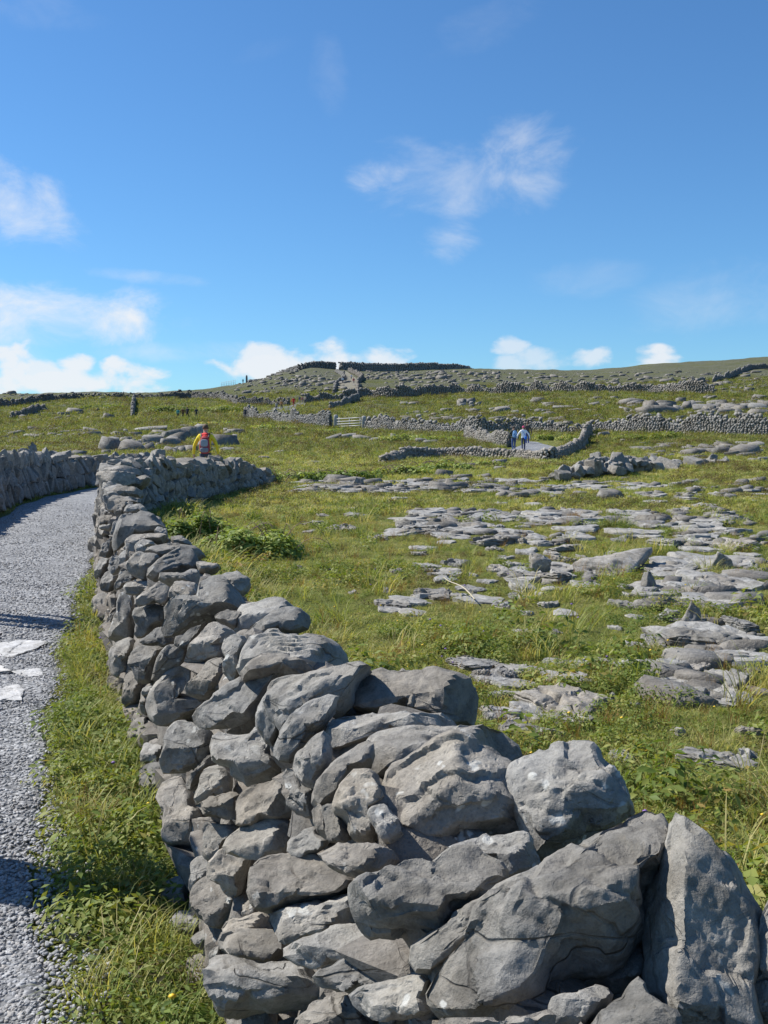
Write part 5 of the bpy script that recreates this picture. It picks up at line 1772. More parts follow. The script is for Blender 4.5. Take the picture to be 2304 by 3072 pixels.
rs = np.random.RandomState(31)
PROTO_N = P_TURF + P_TALL + P_HERB + P_BUSHY + P_HEATH + P_DRY     # 4+3+3+2+2+2
for nm, y0, y1, dn, sc0, lab in (('near_grass', 2.2, 8.5, 300, 1.0, 'short grass and herbs of the near field and the lane verge'), ('mid_grass', 8.5, 22, 105, 1.15, 'grass of the middle field between the rock slabs')):
    x, y = frustum_pts(y0, y1, dn, rs, 0.5)
    ok, nw = free_mask(x, y, 0.95, 1.22)
    x, y, nw = x[ok], y[ok], nw[ok]
    n = len(x)
    pz = fbm(np.stack([x * 0.8, y * 0.8, x * 0], -1), 3)
    pz2 = fbm(np.stack([x * 0.5, y * 0.5, x * 0 + 40], -1), 3)
    u = rs.uniform(size=n)
    var = rs.randint(0, 4, n)
    herb = u < np.clip(0.20 + 0.55 * pz, 0.03, 0.75)
    var[herb] = 7 + rs.randint(0, 3, herb.sum())
    bush = (rs.uniform(size=n) < np.clip(0.8 * (pz2 - 0.15), 0, 0.4))
    var[bush] = 10 + rs.randint(0, 2, bush.sum())
    hea = (rs.uniform(size=n) < np.clip(0.9 * (-pz2 - 0.22), 0, 0.4))
    var[hea] = 12 + rs.randint(0, 2, hea.sum())
    dry = rs.uniform(size=n) < 0.05
    var[dry] = 14 + rs.randint(0, 2, dry.sum())
    verge = nw < 0.95
    wx_ = np.interp(y, [p[1] for p in near_poly], [p[0] for p in near_poly])
    rank = (x > wx_) & (x < wx_ + 1.25 + 0.5 * pz) & (y > 4.0)
    rk = rank & (rs.uniform(size=n) < 0.55)
    tall = verge & (rs.uniform(size=n) < 0.38)
    var[tall] = 4 + rs.randint(0, 3, tall.sum())
    vh = verge & (rs.uniform(size=n) < 0.42)
    var[vh] = rs.choice([7, 8, 9, 10, 11], vh.sum())
    var[rk] = rs.choice([4, 5, 6, 10, 11, 10, 11, 7], rk.sum())
    talls = (~verge) & (rs.uniform(size=n) < 0.02)
    var[talls] = 4 + rs.randint(0, 3, talls.sum())
    sc = sc0 * rs.uniform(0.55, 1.1, n) * np.where(verge, 1.35, 0.92) * (1 + 0.45 * np.clip(pz2, -0.6, 0.8)) * np.where(rank, 1.5, 1.0)
    tus = (~verge) & (rs.uniform(size=n) < np.clip(0.02 + 0.05 * pz, 0.006, 0.06))
    var[tus] = rs.choice([4, 5, 6, 10, 11, 10], tus.sum())
    sc[tus] *= rs.uniform(1.5, 2.4, tus.sum())
    scatter(nm, np.stack([x, y, zt(x, y)], -1), rs.uniform(0, 6.28, n), sc, var, PROTO_N, lab, 'grass', 0.12)
x, y = [], []
for y0, y1, dn in ((22, 45, 30), (45, 80, 7), (80, 150, 1.8), (150, 260, 0.45)):
    a, b = frustum_pts(y0, y1, dn, rs, 0.46)
    x.append(a)
    y.append(b)
x, y = np.concatenate(x), np.concatenate(y)
ok, nw = free_mask(x, y, 1.0)
x, y = x[ok], y[ok]
n = len(x)
var = rs.randint(0, 3, n)
pz = fbm(np.stack([x * 0.25, y * 0.25, x * 0], -1), 3)
hb = rs.uniform(size=n) < np.clip(0.18 + 0.6 * pz, 0, 0.65)
var[hb] = 3 + rs.randint(0, 4, hb.sum())
sc = np.clip(y / 17, 1.6, 9.0) * rs.uniform(0.7, 1.3, n) * np.where(hb, 0.9, 1.0)
hill = y > 62 + rs.normal(0, 10, n)
pts = np.stack([x, y, zt(x, y)], -1)
rzz = rs.uniform(0, 6.28, n)
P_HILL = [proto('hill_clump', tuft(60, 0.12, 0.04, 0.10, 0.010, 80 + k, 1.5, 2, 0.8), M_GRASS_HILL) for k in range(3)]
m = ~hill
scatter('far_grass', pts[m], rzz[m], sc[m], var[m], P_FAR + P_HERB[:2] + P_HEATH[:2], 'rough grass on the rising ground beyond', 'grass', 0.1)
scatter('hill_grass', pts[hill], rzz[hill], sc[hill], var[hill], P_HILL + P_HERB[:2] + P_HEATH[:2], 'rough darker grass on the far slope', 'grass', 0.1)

# gravel on the lane
P_PEB = []
for k in range(6):
    V, F = unit_stone(3, 500 + k, amp=0.1)
    P_PEB.append(bpy.data.objects.new('pebble', mesh_np('pebble', V * np.array([1, 0.75, 0.55]), F, M_PEBBLE, False)))
yy = 1.0 / rs.uniform(1.0 / 24.0, 1.0 / 2.4, 60000)
xx = edge_x(PATH_R, yy) + 0.22 - rs.uniform(0, 1, len(yy)) ** 0.9 * 2.3
x, y = xx, yy
keep = (x > -0.47 * y - 0.2) & (rs.uniform(size=len(x)) < np.clip((edge_x(PATH_R, y) + 0.2 - x) / 0.3, 0.05, 1))
x, y = x[keep], y[keep]
sc = rs.uniform(0.0035, 0.0105, len(x)) * np.clip(y / 6, 1, 1.4)
scatter('gravel', np.stack([x, y, lane_z(x, y) + sc * 0.15], -1), rs.uniform(0, 6.28, len(x)), sc, rs.randint(0, 6, len(x)), P_PEB, 'loose grey gravel on the lane', 'gravel', 0.4)


# small flowers in the turf
def flowers(name, label, mat, n, size, tall, seed, y1=12):
    r = np.random.RandomState(seed)
    b = Bag()
    x, y = frustum_pts(2.5, y1, n / (0.45 * y1 * y1), r, 0.45)
    ok, nw = free_mask(x, y, 1.0, 1.2)
    for a, c in zip(x[ok], y[ok]):
        z = float(zt(a, c))
        h = tall * r.uniform(0.7, 1.3)
        s = size * r.uniform(0.7, 1.2)
        k = np.arange(7) * 2 * math.pi / 7
        V = np.concatenate([np.stack([a + s * np.cos(k), c + s * np.sin(k), np.full(7, z + h)], -1), [[a, c, z + h + s * 0.6]], [[a, c, z + h - s * 0.7]]])
        F = np.array([(i, (i + 1) % 7, 7) for i in range(7)] + [((i + 1) % 7, i, 8) for i in range(7)])
        b.add(V, F, r.uniform())
    link(name, b.mesh(name, mat), None, kind='stuff', label=label, category='flowers')


flowers('yellow_flowers', 'tiny yellow flowers dotted through the turf', plain('yellow_petal', (0.75, 0.50, 0.03), 0.6), 95, 0.011, 0.13, 5)
flowers('purple_flowers', 'small purple knapweed heads among the grass', plain('purple_petal', (0.22, 0.12, 0.38), 0.6), 70, 0.012, 0.17, 6)


# ------------------------------------------------------------------ brambles and bracken
def tube(pts, r0, r1, n=5):
    P = np.array(pts, float)
    V = []
    for i, p in enumerate(P):
        t_ = P[min(i + 1, len(P) - 1)] - P[max(i - 1, 0)]
        t_ /= np.linalg.norm(t_) + 1e-9
        a = np.cross(t_, [0.3, 0.2, 1.0])
        a /= np.linalg.norm(a) + 1e-9
        b = np.cross(t_, a)
        rr = r0 + (r1 - r0) * i / (len(P) - 1)
        k = np.arange(n) * 2 * math.pi / n
        V.append(p + rr * (np.cos(k)[:, None] * a + np.sin(k)[:, None] * b))
    V = np.concatenate(V)
    F = []
    for i in range(len(P) - 1):
        for j in range(n):
            F.append((i * n + j, i * n + (j + 1) % n, (i + 1) * n + (j + 1) % n, (i + 1) * n + j))
    F.append(tuple(range(4))) if n == 4 else None
    return V, np.array([f for f in F if f is not None])


M_STEM = plain('bramble_stem', (0.20, 0.13, 0.09), 0.7)


def bush(px_, py_, w, h, label, seed, n=900, leaf=0.03, mat=None, name='bramble_bush', group='brambles along the field walls', depth=0.6, stems=10):
    r = np.random.RandomState(seed)
    X, Y = G(px_, py_)
    rx, rz = w * Y / F_PX / 2, h * Y / F_PX
    ry = max(rx * depth, 0.25)
    Yc = Y + ry * 0.7
    root = thing(name, label, 'bush', (X, Yc, float(zt(X, Yc)) - 0.03), group)
    V, F, A = [], [], []
    lobes = [(r.uniform(-0.75, 0.75), r.uniform(-0.6, 0.6), r.uniform(0.35, 0.7)) for _ in range(9)]
    for _ in range(n):
        lx, ly, lr = lobes[r.randint(9)]
        d = r.normal(size=3)
        d[2] = abs(d[2]) * 1.1
        d /= np.linalg.norm(d)
        q = lr * r.uniform(0.55, 1.05)
        c = np.array([(lx + d[0] * q) * rx * 0.9, (ly + d[1] * q) * ry * 0.9, d[2] * (q * 0.9 + 0.25) * rz * 1.05 * (1 - 0.35 * abs(lx))])
        zg = float(z_smooth(X + c[0], Yc + c[1])) - float(z_smooth(X, Yc))
        c[2] += zg
        nr = d + np.array([0, 0, 0.5]) + r.normal(0, 0.4, 3)
        nr /= np.linalg.norm(nr)
        t1 = np.cross(nr, r.normal(size=3))
        t1 /= np.linalg.norm(t1)
        t2 = np.cross(nr, t1)
        s = leaf * r.uniform(0.6, 1.5)
        b = len(V)
        V += [c - t1 * s, c - t1 * s * .1 + t2 * s * 0.55, c + t1 * s, c - t1 * s * .1 - t2 * s * 0.55]
        F += [(b, b + 1, b + 2), (b, b + 2, b + 3)]
        A += [r.uniform()] * 4
    link('foliage', mesh_np('foliage', np.array(V), np.array(F), mat or M_BRAMBLE, False, {'rnd': np.array(A)}), root)
    if stems:
        bg_ = Bag()
        for _ in range(stems):
            a0 = np.array([r.uniform(-.7, .7) * rx, r.uniform(-.6, .6) * ry, 0])
            a1 = a0 + np.array([r.normal(0, .5) * rx, r.normal(0, .4) * ry, 0])
            top = rz * r.uniform(0.5, 0.95)
            pts = [a0 + (a1 - a0) * t_ + np.array([0, 0, top * 4 * t_ * (1 - t_) * 0.9 + 0.02]) for t_ in np.linspace(0, 0.9, 7)]
            Vt, Ft = tube(pts, 0.006 * max(1, Y / 14), 0.003 * max(1, Y / 14))
            bg_.add(Vt, Ft, 0.5)
        link('stems', bg_.mesh('stems', M_STEM), root)


bush(590, 1665, 260, 170, 'bramble bush against the wall where it turns', 1, 5600, 0.038, stems=9)
bush(735, 1680, 400, 135, 'bramble bush with bare looping stems, out from the wall', 2, 7500, 0.036, stems=14)
bush(800, 1452, 150, 62, 'leafy bramble by the far end of the near wall', 3, 1500, 0.045)
bush(905, 1440, 190, 44, 'dark bramble strip in the middle field, left part', 4, 1500, 0.06)
bush(1060, 1440, 200, 46, 'dark bramble strip in the middle field, centre part', 5, 1500, 0.06)
bush(1200, 1430, 190, 44, 'dark bramble mound in front of the low curling wall, left', 6, 1500, 0.06)
bush(1330, 1414, 190, 40, 'dark bramble mound in front of the low curling wall, middle', 7, 1500, 0.065)
bush(1450, 1402, 160, 30, 'dark bramble mound in front of the low curling wall, right', 8, 1200, 0.065)
bush(1200, 1326, 150, 34, 'green thicket under the long wall, left of the walkers', 9, 1200, 0.10, stems=0)
bush(1330, 1328, 150, 32, 'green thicket under the long wall, nearest the walkers', 10, 1200, 0.10, stems=0)
bush(1640, 1322, 70, 30, 'green tussock behind the walkers', 11, 700, 0.08, stems=0)
bush(1708, 1322, 90, 26, 'low green bush on the inside of the lane bend', 12, 700, 0.08, stems=0)
bush(1900, 1322, 120, 28, 'bracken bank under the long wall, left clump', 13, 900, 0.09, M_LEAF, stems=0)
bush(2010, 1318, 130, 30, 'bracken bank under the long wall, right clump', 14, 900, 0.09, M_LEAF, stems=0)
bush(650, 1280, 150, 26, 'bushes below the pale wall left of the gate', 15, 900, 0.14, stems=0)
bush(820, 1292, 170, 24, 'dark bushes below the wall, just left of the gate', 16, 900, 0.14, stems=0)
bush(1010, 1300, 180, 22, 'dark bushes right under the gate', 17, 900, 0.14, stems=0)
bush(520, 1238, 170, 26, 'bracken bank behind the dark group of walkers', 18, 1100, 0.2, M_LEAF, stems=0)
bush(660, 1236, 190, 26, 'bracken bank right of the dark group of walkers', 19, 1100, 0.2, M_LEAF, stems=0)
bush(300, 1226, 180, 24, 'bracken bank left of the wall that comes down the slope', 20, 1100, 0.2, M_LEAF, stems=0)
bush(130, 1338, 260, 16, 'brown heath patch in the left field', 21, 1200, 0.09, M_HEATH, stems=0)
bush(240, 1356, 230, 18, 'brown heath patch just over the left wall', 22, 1200, 0.08, M_HEATH, stems=0)
bush(985, 1236, 70, 10, 'rust-coloured bracken strip above the gate', 23, 500, 0.2, M_DRY, stems=0)

# dead tuft on the rock, and a bleached stalk lying in the grass
X, Y = G(1722, 1558)
V, F, A = tuft(160, 0.10, 0.12, 0.30, 0.006, 5, 0.8, 3, 0.45)
thing('dead_grass_tuft', 'rust-brown dead grass tuft on the long rock ledge', 'grass tuft', (X, Y, float(zt(X, Y)) + 0.03), me=mesh_np('dead_grass_tuft', V, F, M_DRY, False, {'rnd': A}))
X0, Y0 = G(1424, 1818)
X1, Y1 = G(1330, 1772)
z0, z1 = float(zt(X0, Y0)) + 0.07, float(zt(X1, Y1)) + 0.18
V, F = tube([(X0 + (X1 - X0) * t_ - X0, (Y1 - Y0) * t_, (z1 - z0) * t_ + 0.03 * math.sin(t_ * 5)) for t_ in np.linspace(0, 1, 8)], 0.008, 0.005, 6)
thing('dry_stalk', 'bleached bare stalk lying slantwise over the turf', 'stalk', (X0, Y0, z0), me=mesh_np('dry_stalk', V, F, plain('bleached_wood', (0.42, 0.37, 0.27))))

# ------------------------------------------------------------------ people
M_SKIN = plain('skin', (0.48, 0.29, 0.20), 0.55, 0.05)
_cm = {}


def cloth(c):
    k = tuple(round(v, 3) for v in c)
    if k not in _cm:
        _cm[k] = plain('cloth_%d' % len(_cm), k, 0.85, 0.18, 30, 0.3)
    return _cm[k]


def body(h, stride=0.18, arm=0.06, lean=0.03, sway=0.0):
    """one continuous skinned figure facing +y, feet at z = 0"""
    k = h / 1.75
    J = {'pelvis': (0, 0, .95), 'belly': (0, .01, 1.08), 'chest': (0, .01 + lean, 1.30), 'neck': (0, lean * 1.2, 1.47), 'chin': (0, .02 + lean * 1.4, 1.545), 'face': (0, .035 + lean * 1.5, 1.61), 'skull': (0, .01 + lean * 1.5, 1.675)}
    E = [('pelvis', 'belly'), ('belly', 'chest'), ('chest', 'neck'), ('neck', 'chin'), ('chin', 'face'), ('face', 'skull')]
    Rd = {'pelvis': (.155, .12), 'belly': (.145, .11), 'chest': (.165, .12), 'neck': (.062, .062), 'chin': (.068, .075), 'face': (.078, .092), 'skull': (.075, .09)}
    for s, n in ((-1, 'l'), (1, 'r')):
        f = stride * s
        J.update({'sh' + n: (s * .185, lean, 1.405), 'el' + n: (s * (.245 + arm), lean - f * .35, 1.13), 'wr' + n: (s * (.25 + arm * 1.3), lean - f * .55 + .05, .90), 'pa' + n: (s * (.25 + arm * 1.3), lean - f * .6 + .07, .82), 'fi' + n: (s * (.245 + arm * 1.3), lean - f * .6 + .09, .745),
                  'th' + n: (s * (.215 + arm * 1.3), lean - f * .6 + .12, .80),
                  'hi' + n: (s * .095, 0, .88), 'kn' + n: (s * .10, f * .55 + .03, .50), 'an' + n: (s * .10, f * 1.0 - .03, .095), 'to' + n: (s * .115, f * 1.0 + .13, .045)})
        E += [('chest', 'sh' + n), ('sh' + n, 'el' + n), ('el' + n, 'wr' + n), ('wr' + n, 'pa' + n), ('pa' + n, 'fi' + n), ('pa' + n, 'th' + n), ('pelvis', 'hi' + n), ('hi' + n, 'kn' + n), ('kn' + n, 'an' + n), ('an' + n, 'to' + n)]
        Rd.update({'sh' + n: (.075, .075), 'el' + n: (.052, .052), 'wr' + n: (.034, .036), 'pa' + n: (.026, .044), 'fi' + n: (.014, .03), 'th' + n: (.013, .013), 'hi' + n: (.095, .10), 'kn' + n: (.066, .066), 'an' + n: (.048, .05), 'to' + n: (.045, .035)})
    names = list(J)
    me = bpy.data.meshes.new('skeleton')
    me.from_pydata([tuple(v * k for v in J[n]) for n in names], [(names.index(a), names.index(b)) for a, b in E], [])
    o = bpy.data.objects.new('skeleton', me)
    COL.objects.link(o)
    sk = o.modifiers.new('skin', 'SKIN')
    for i, n in enumerate(names):
        d = me.skin_vertices[0].data[i]
        d.radius = (Rd[n][0] * k, Rd[n][1] * k)
        d.use_root = n == 'pelvis'
    sk.use_smooth_shade = True
    ss = o.modifiers.new('sub', 'SUBSURF')
    ss.levels = 2
    ss.render_levels = 2
    bpy.context.view_layer.update()
    dg = bpy.context.evaluated_depsgraph_get()
    out = bpy.data.meshes.new_from_object(o.evaluated_get(dg))
    bpy.data.objects.remove(o)
    return out


def ellipsoid(c, r, n=6, cut=None, seed=0, amp=0.04):
    D, F = cubesphere(n)
    V = D * np.array(r) * (1 + amp * fbm(D * 2.5 + seed, 2))[:, None]
    if cut is not None:
        V[:, 2] = np.maximum(V[:, 2], cut)
    return V + np.array(c), F


def rounded_box(c, half, n=6, p=5.0):
    D, F = cubesphere(n)
    r = (np.abs(D) ** p).sum(1) ** (-1 / p)
    return D * r[:, None] * np.array(half) + np.array(c), F


def person(px_, py_, label, h, top, legs, hair, heading=0.0, stride=0.16, arm=0.05, sleeve=None, hat=None, Y=None, X=None, group='walkers on the way to the fort', lean=0.03, skirt=False):
    if X is None:
        if Y is None:
            X, Y = G(px_, py_)
        else:
            X = ray(px_, py_)[0] * Y
    z = float(zt(X, Y))
    if path_mask(np.array([X]), np.array([Y]))[0] > 0.5:
        z = float(lane_z(X, Y))
    me = body(h, stride, arm, lean)
    me.name = 'person'
    for m in (cloth(top), cloth(legs), M_SKIN, cloth(sleeve or top), cloth((0.05, 0.045, 0.04))):
        me.materials.append(m)
    k = h / 1.75
    for p in me.polygons:
        c = p.center
        ax_ = abs(c.x) / k
        zz = c.z / k
        if zz > 1.49:
            i = 2
        elif ax_ > 0.20 and zz < 0.87:
            i = 2
        elif ax_ > 0.19 and zz > 0.6:
            i = 3
        elif zz > 0.92:
            i = 0
        elif zz > 0.11:
            i = 1
        else:
            i = 4
        p.material_index = i
        p.use_smooth = True
    lo = min(v.co.z for v in me.vertices)
    o = thing('person', label, 'person', (X, Y, z - lo), group, me)
    o.rotation_euler[2] = heading
    hy = lean * 1.5 * k
    V, F = ellipsoid((0, hy - 0.012 * k, 1.655 * k), (0.092 * k, 0.108 * k, 0.105 * k), 6, -0.035 * k, 3, 0.08)
    link('hat' if hat else 'hair', mesh_np('hair', V, F, cloth(hat or hair)), o)
    return o, X, Y, z - lo


# nearest walker: yellow jacket, red hood, grey rucksack
o, X, Y, z = person(617, 1400, 'walker in a yellow jacket with a red hood, seen from behind over the near wall', 1.80, (0.80, 0.62, 0.03), (0.05, 0.06, 0.09), (0.10, 0.06, 0.035), 0.05, 0.14, 0.09, X=-5.40, Y=31.4, lean=0.05)
V1, F1 = ellipsoid((0, 0.03, 1.475), (0.15, 0.135, 0.075), 7, None, 8, 0.12)
V2, F2 = ellipsoid((0, -0.07, 1.40), (0.13, 0.10, 0.08), 6, None, 9, 0.12)
b = Bag()
b.add(V1, F1)
b.add(V2, F2)
link('hood', b.mesh('hood', cloth((0.62, 0.03, 0.03))), o)


def backpack(X, Y, z, heading, k, main, pocket, label, trim=None):
    root = thing('backpack', label, 'backpack', (X, Y, z + 1.0 * k))
    root.rotation_euler[2] = heading
    V, F = rounded_box((0, -0.20 * k, 0.14 * k), (0.155 * k, 0.10 * k, 0.25 * k), 6, 4)
    V[:, 0] *= 1 - 0.25 * np.clip((V[:, 2] / k - 0.1) / 0.3, 0, 1)
    link('main_sack', mesh_np('main_sack', V, F, cloth(main)), root)
    V, F = rounded_box((0, -0.30 * k, 0.20 * k), (0.105 * k, 0.03 * k, 0.105 * k), 5, 5)
    link('pocket', mesh_np('pocket', V, F, cloth(pocket)), root)
    V, F = rounded_box((0, -0.305 * k, 0.0 * k), (0.12 * k, 0.04 * k, 0.07 * k), 5, 4)
    link('pocket', mesh_np('pocket', V, F, cloth(trim or pocket)), root)
    for s in (-1, 1):
        V, F = tube([(s * 0.10 * k, -0.14 * k, 0.36 * k), (s * 0.12 * k, -0.03 * k, 0.47 * k), (s * 0.13 * k, 0.10 * k, 0.42 * k), (s * 0.14 * k, 0.15 * k, 0.22 * k), (s * 0.15 * k, 0.05 * k, 0.02 * k), (s * 0.14 * k, -0.13 * k, -0.03 * k)], 0.022 * k, 0.02 * k, 6)
        link('strap', mesh_np('strap', V, F, cloth((0.08, 0.08, 0.09))), root)


backpack(X, Y, z, 0.05, 1.03, (0.34, 0.05, 0.06), (0.30, 0.33, 0.36), 'grey and red rucksack on the back of the yellow-jacketed walker', (0.22, 0.23, 0.25))

# three on the bend of the lane
o, X, Y, z = person(1541, 1352, 'dark-jacketed walker with a blue rucksack on the lane bend', 1.68, (0.05, 0.06, 0.06), (0.05, 0.09, 0.22), (0.05, 0.035, 0.025), 0.1, Y=69.5)
backpack(X, Y, z, 0.25, 1.0, (0.10, 0.22, 0.42), (0.16, 0.32, 0.55), 'blue rucksack on the walker at the lane bend')
o, X, Y, z = person(1570, 1354, 'walker in a white top and pink headscarf beside the blue rucksack', 1.66, (0.86, 0.86, 0.86), (0.05, 0.06, 0.12), (0.1, 0.06, 0.03), 0.0, arm=0.14, hat=(0.55, 0.06, 0.16), Y=69.0)
V, F = rounded_box((0.13, -0.16, 0), (0.09, 0.05, 0.10), 4, 4)
bagm = thing('shoulder_bag', 'blue shoulder bag on the hip of the white-topped walker', 'bag', (X, Y, z + 0.86), me=mesh_np('shoulder_bag', V, F, cloth((0.04, 0.18, 0.60))))
V, F = tube([(0.13, -0.15, 0.08), (0.0, -0.15, 0.36), (-0.13, -0.08, 0.56), (-0.12, 0.06, 0.55)], 0.012, 0.012, 6)
link('strap', mesh_np('strap', V, F, cloth((0.04, 0.18, 0.60))), bagm)
person(1582, 1333, 'walker in a brown jacket and blue jeans ahead of the white-topped one', 1.72, (0.10, 0.075, 0.06), (0.06, 0.10, 0.28), (0.09, 0.06, 0.035), 0.0)
# further up
W_ = [(534, 1254, 'walker in a teal coat at the left of the dark group', 1.55, (0.04, 0.30, 0.30), (0.05, 0.05, 0.06)),
      (549, 1254, 'walker in a dark rust jacket in the middle of the dark group', 1.65, (0.16, 0.06, 0.03), (0.03, 0.03, 0.04)),
      (562, 1255, 'tall walker in black in the dark group', 1.85, (0.04, 0.035, 0.04), (0.03, 0.03, 0.04)),
      (589, 1255, 'lone dark figure just right of the dark group', 1.70, (0.03, 0.035, 0.05), (0.04, 0.04, 0.05)),
      (736, 1258, 'dark figure standing alone before the pale wall', 1.75, (0.06, 0.05, 0.06), (0.03, 0.03, 0.05)),
      (829, 1233, 'small walker in grey at the foot of the stony way', 1.6, (0.25, 0.24, 0.22), (0.06, 0.06, 0.07)),
      (845, 1230, 'small walker in dark clothes with an orange top', 1.65, (0.45, 0.20, 0.05), (0.04, 0.04, 0.05)),
      (881, 1221, 'walker in a bright red jacket on the upper lane', 1.95, (0.70, 0.03, 0.03), (0.30, 0.03, 0.04)),
      (899, 1211, 'walker in a navy top just behind the red jacket', 1.6, (0.05, 0.06, 0.12), (0.30, 0.28, 0.26)),
      (907, 1211, 'walker in a pinkish top beside the navy one', 1.6, (0.42, 0.18, 0.16), (0.35, 0.3, 0.28)),
      (1028, 1158, 'walker in a white top on the stony way', 1.8, (0.75, 0.75, 0.75), (0.05, 0.05, 0.06)),
      (1037, 1152, 'dark walker just above the white top on the stony way', 1.75, (0.05, 0.06, 0.07), (0.06, 0.07, 0.09)),
      (1061, 1157, 'walker in dark red on the right of the stony way', 1.85, (0.40, 0.04, 0.05), (0.30, 0.26, 0.26)),
      (1054, 1138, 'walker in pale grey near the top of the stony way', 1.7, (0.55, 0.58, 0.62), (0.05, 0.05, 0.06)),
      (1033, 1126, 'dark walker highest on the stony way', 1.75, (0.06, 0.07, 0.08), (0.05, 0.05, 0.06)),
      (729, 1150, 'figure standing on the skyline left of the fort', 1.8, (0.10, 0.11, 0.13), (0.08, 0.08, 0.1))]
for i, (a, b_, lab, h, c1, c2) in enumerate(W_):
    person(a, b_, lab, h, c1, c2, (0.12, 0.08, 0.05), 0.3 * math.sin(i * 2.1), 0.1 + 0.05 * (i % 3))
# two companions on the lane beside the photographer, out of frame: their shadows cross the lane and verge
person(0, 0, 'companion in a dark coat, only the shadow falls into view near the wall', 1.80, (0.05, 0.06, 0.10), (0.06, 0.06, 0.07), (0.06, 0.04, 0.03), 0.2, 0.06, 0.08, X=-2.13, Y=4.05, group='companions beside the lane')
person(0, 0, 'companion further up the lane, only the shadow falls into view', 1.76, (0.30, 0.10, 0.08), (0.07, 0.08, 0.12), (0.10, 0.07, 0.05), 1.2, 0.06, 0.03, X=-4.02, Y=9.7, group='companions beside the lane')

# ------------------------------------------------------------------ gate in the long wall, posts and fence on the skyline
M_POST = plain('concrete_post', (0.33, 0.32, 0.30), 0.9, 0.15, 6, 0.3)
M_BAR = plain('galvanised_bar', (0.30, 0.30, 0.29), 0.5, 0.1, 12)
xa, ya = G(1006, 1284)
xb, yb = G(1094, 1290)
root = thing('field_gate', 'pale field gate of horizontal bars between two stone posts', 'gate', (xa, ya, float(z_smooth(xa, ya))))
dv = np.array((xb - xa, yb - ya, float(z_smooth(xb, yb)) - float(z_smooth(xa, ya))))


def box(c, half, rz=0.0):
    c, half = np.array(c, float), np.array(half, float)
    V = np.array([(sx, sy, sz) for sz in (-1, 1) for sy in (-1, 1) for sx in (-1, 1)], float) * half
    cs, sn = math.cos(rz), math.sin(rz)
    V = np.stack([V[:, 0] * cs - V[:, 1] * sn, V[:, 0] * sn + V[:, 1] * cs, V[:, 2]], -1) + c
    return V, np.array([(0, 2, 3, 1), (4, 5, 7, 6), (0, 1, 5, 4), (2, 6, 7, 3), (0, 4, 6, 2), (1, 3, 7, 5)])


rzg = math.atan2(dv[1], dv[0])
for q in (0.02, 0.98):
    V, F = rounded_box(dv * q + np.array((0, 0, 0.75)), (0.26, 0.24, 0.85), 4, 8)
    link('post', mesh_np('post', V, F, M_POST), root)
for zz in (0.35, 0.62, 0.92, 1.25):
    V, F = box(dv * 0.5 + np.array((0, 0, zz)), (np.linalg.norm(dv[:2]) * 0.44, 0.05, 0.055), rzg)
    link('bar', mesh_np('bar', V, F, M_BAR, False), root)
for q in (0.14, 0.5, 0.86):
    V, F = box(dv * q + np.array((0, 0, 0.82)), (0.05, 0.04, 0.5), rzg)
    link('upright', mesh_np('upright', V, F, M_BAR, False), root)

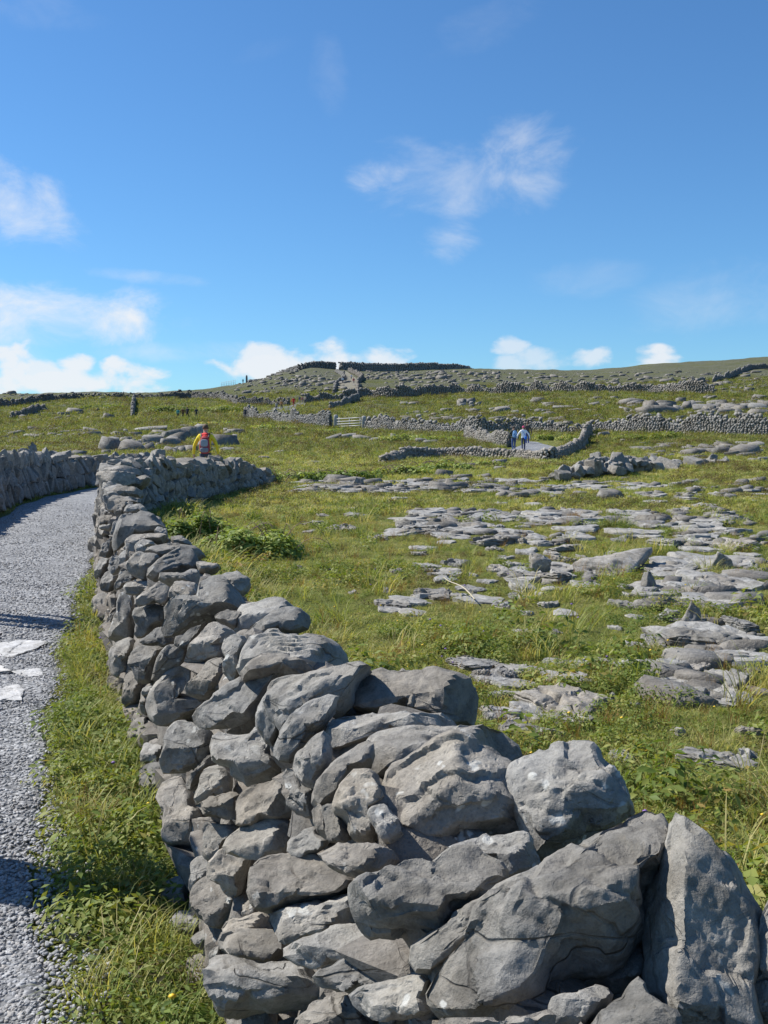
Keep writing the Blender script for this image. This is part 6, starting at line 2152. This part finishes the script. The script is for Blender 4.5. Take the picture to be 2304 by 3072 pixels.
x0, y0 = ray(664, 1156)[0] * 372, 372.0
root = thing('wire_fence', 'thin pale wire fence on the skyline left of the fort', 'fence', (x0, y0, float(z_smooth(x0, y0))))
M_FENCE = plain('fence_wire', (0.5, 0.5, 0.5), 0.6)
for k in range(9):
    xx = ray(664 + k * 5.2, 1156)[0] * 372
    zg = float(z_smooth(xx, y0)) - root.location.z
    V, F = box((xx - x0, 0, zg + 0.9), (0.05, 0.05, 1.1))
    link('post', mesh_np('post', V, F, M_FENCE, False), root)
for zz in (0.5, 1.1, 1.75):
    xx = ray(664 + 8 * 5.2, 1156)[0] * 372
    V, F = tube([(0, 0, zz), ((xx - x0) / 2, 0, zz + (float(z_smooth((x0 + xx) / 2, y0)) - root.location.z)), (xx - x0, 0, zz + float(z_smooth(xx, y0)) - root.location.z)], 0.025, 0.025, 4)
    link('wire', mesh_np('wire', V, F, M_FENCE, False), root)
x0, y0 = ray(740, 1148)[0] * 380, 380.0
V, F = rounded_box((0, 0, 1.2), (0.35, 0.3, 1.6), 5, 4)
thing('standing_stone', 'pale standing stone on the skyline beside the small figure', 'standing stone', (x0, y0, float(z_smooth(x0, y0))), me=mesh_np('standing_stone', V, F, M_STONE_FAR))

# ------------------------------------------------------------------ gravel of the lane again where it shows on the bend, and far up
M_LANE_FAR = M_GRAVEL


def lane_patch(rows, label, mat=None):
    """rows of (left px, right px, row px) on the ground"""
    V = []
    n = 14
    for a, b, r in rows:
        for t_ in np.linspace(0, 1, n):
            X, Y = G(a + (b - a) * t_, r)
            V.append((X, Y, 0))
    V = np.array(V)
    V[:, 2] = zt(V[:, 0], V[:, 1]) + 0.10
    V[:, 2] = np.maximum(V[:, 2], z_smooth(V[:, 0], V[:, 1]) + 0.05)
    k = np.arange((len(rows) - 1) * n).reshape(-1, n)
    F = np.stack([k[:, :-1], k[:, 1:], k[:, 1:] + n, k[:, :-1] + n], -1).reshape(-1, 4)
    link('lane', mesh_np('lane', V, F, mat or M_LANE_FAR), None, kind='structure', label=label)


lane_patch([(1500, 1690, 1364), (1515, 1692, 1358), (1535, 1680, 1350), (1560, 1655, 1342), (1575, 1630, 1334), (1580, 1612, 1329)], 'grey gravel of the lane on its bend beyond the low wall')
lane_patch([(780, 850, 1238), (790, 870, 1232), (830, 885, 1226), (855, 892, 1221), (880, 915, 1216), (893, 917, 1210)], 'pale strip of the lane rising towards the fort')
lane_patch([(1010, 1072, 1178), (1012, 1072, 1168), (1016, 1071, 1158), (1034, 1074, 1144), (1036, 1066, 1132), (1024, 1046, 1120), (1012, 1034, 1112)], 'stony way climbing between two walls to the fort entrance', plain('trodden_turf', (0.17, 0.155, 0.11), 0.95, 0.4, 0.8, 0.5))
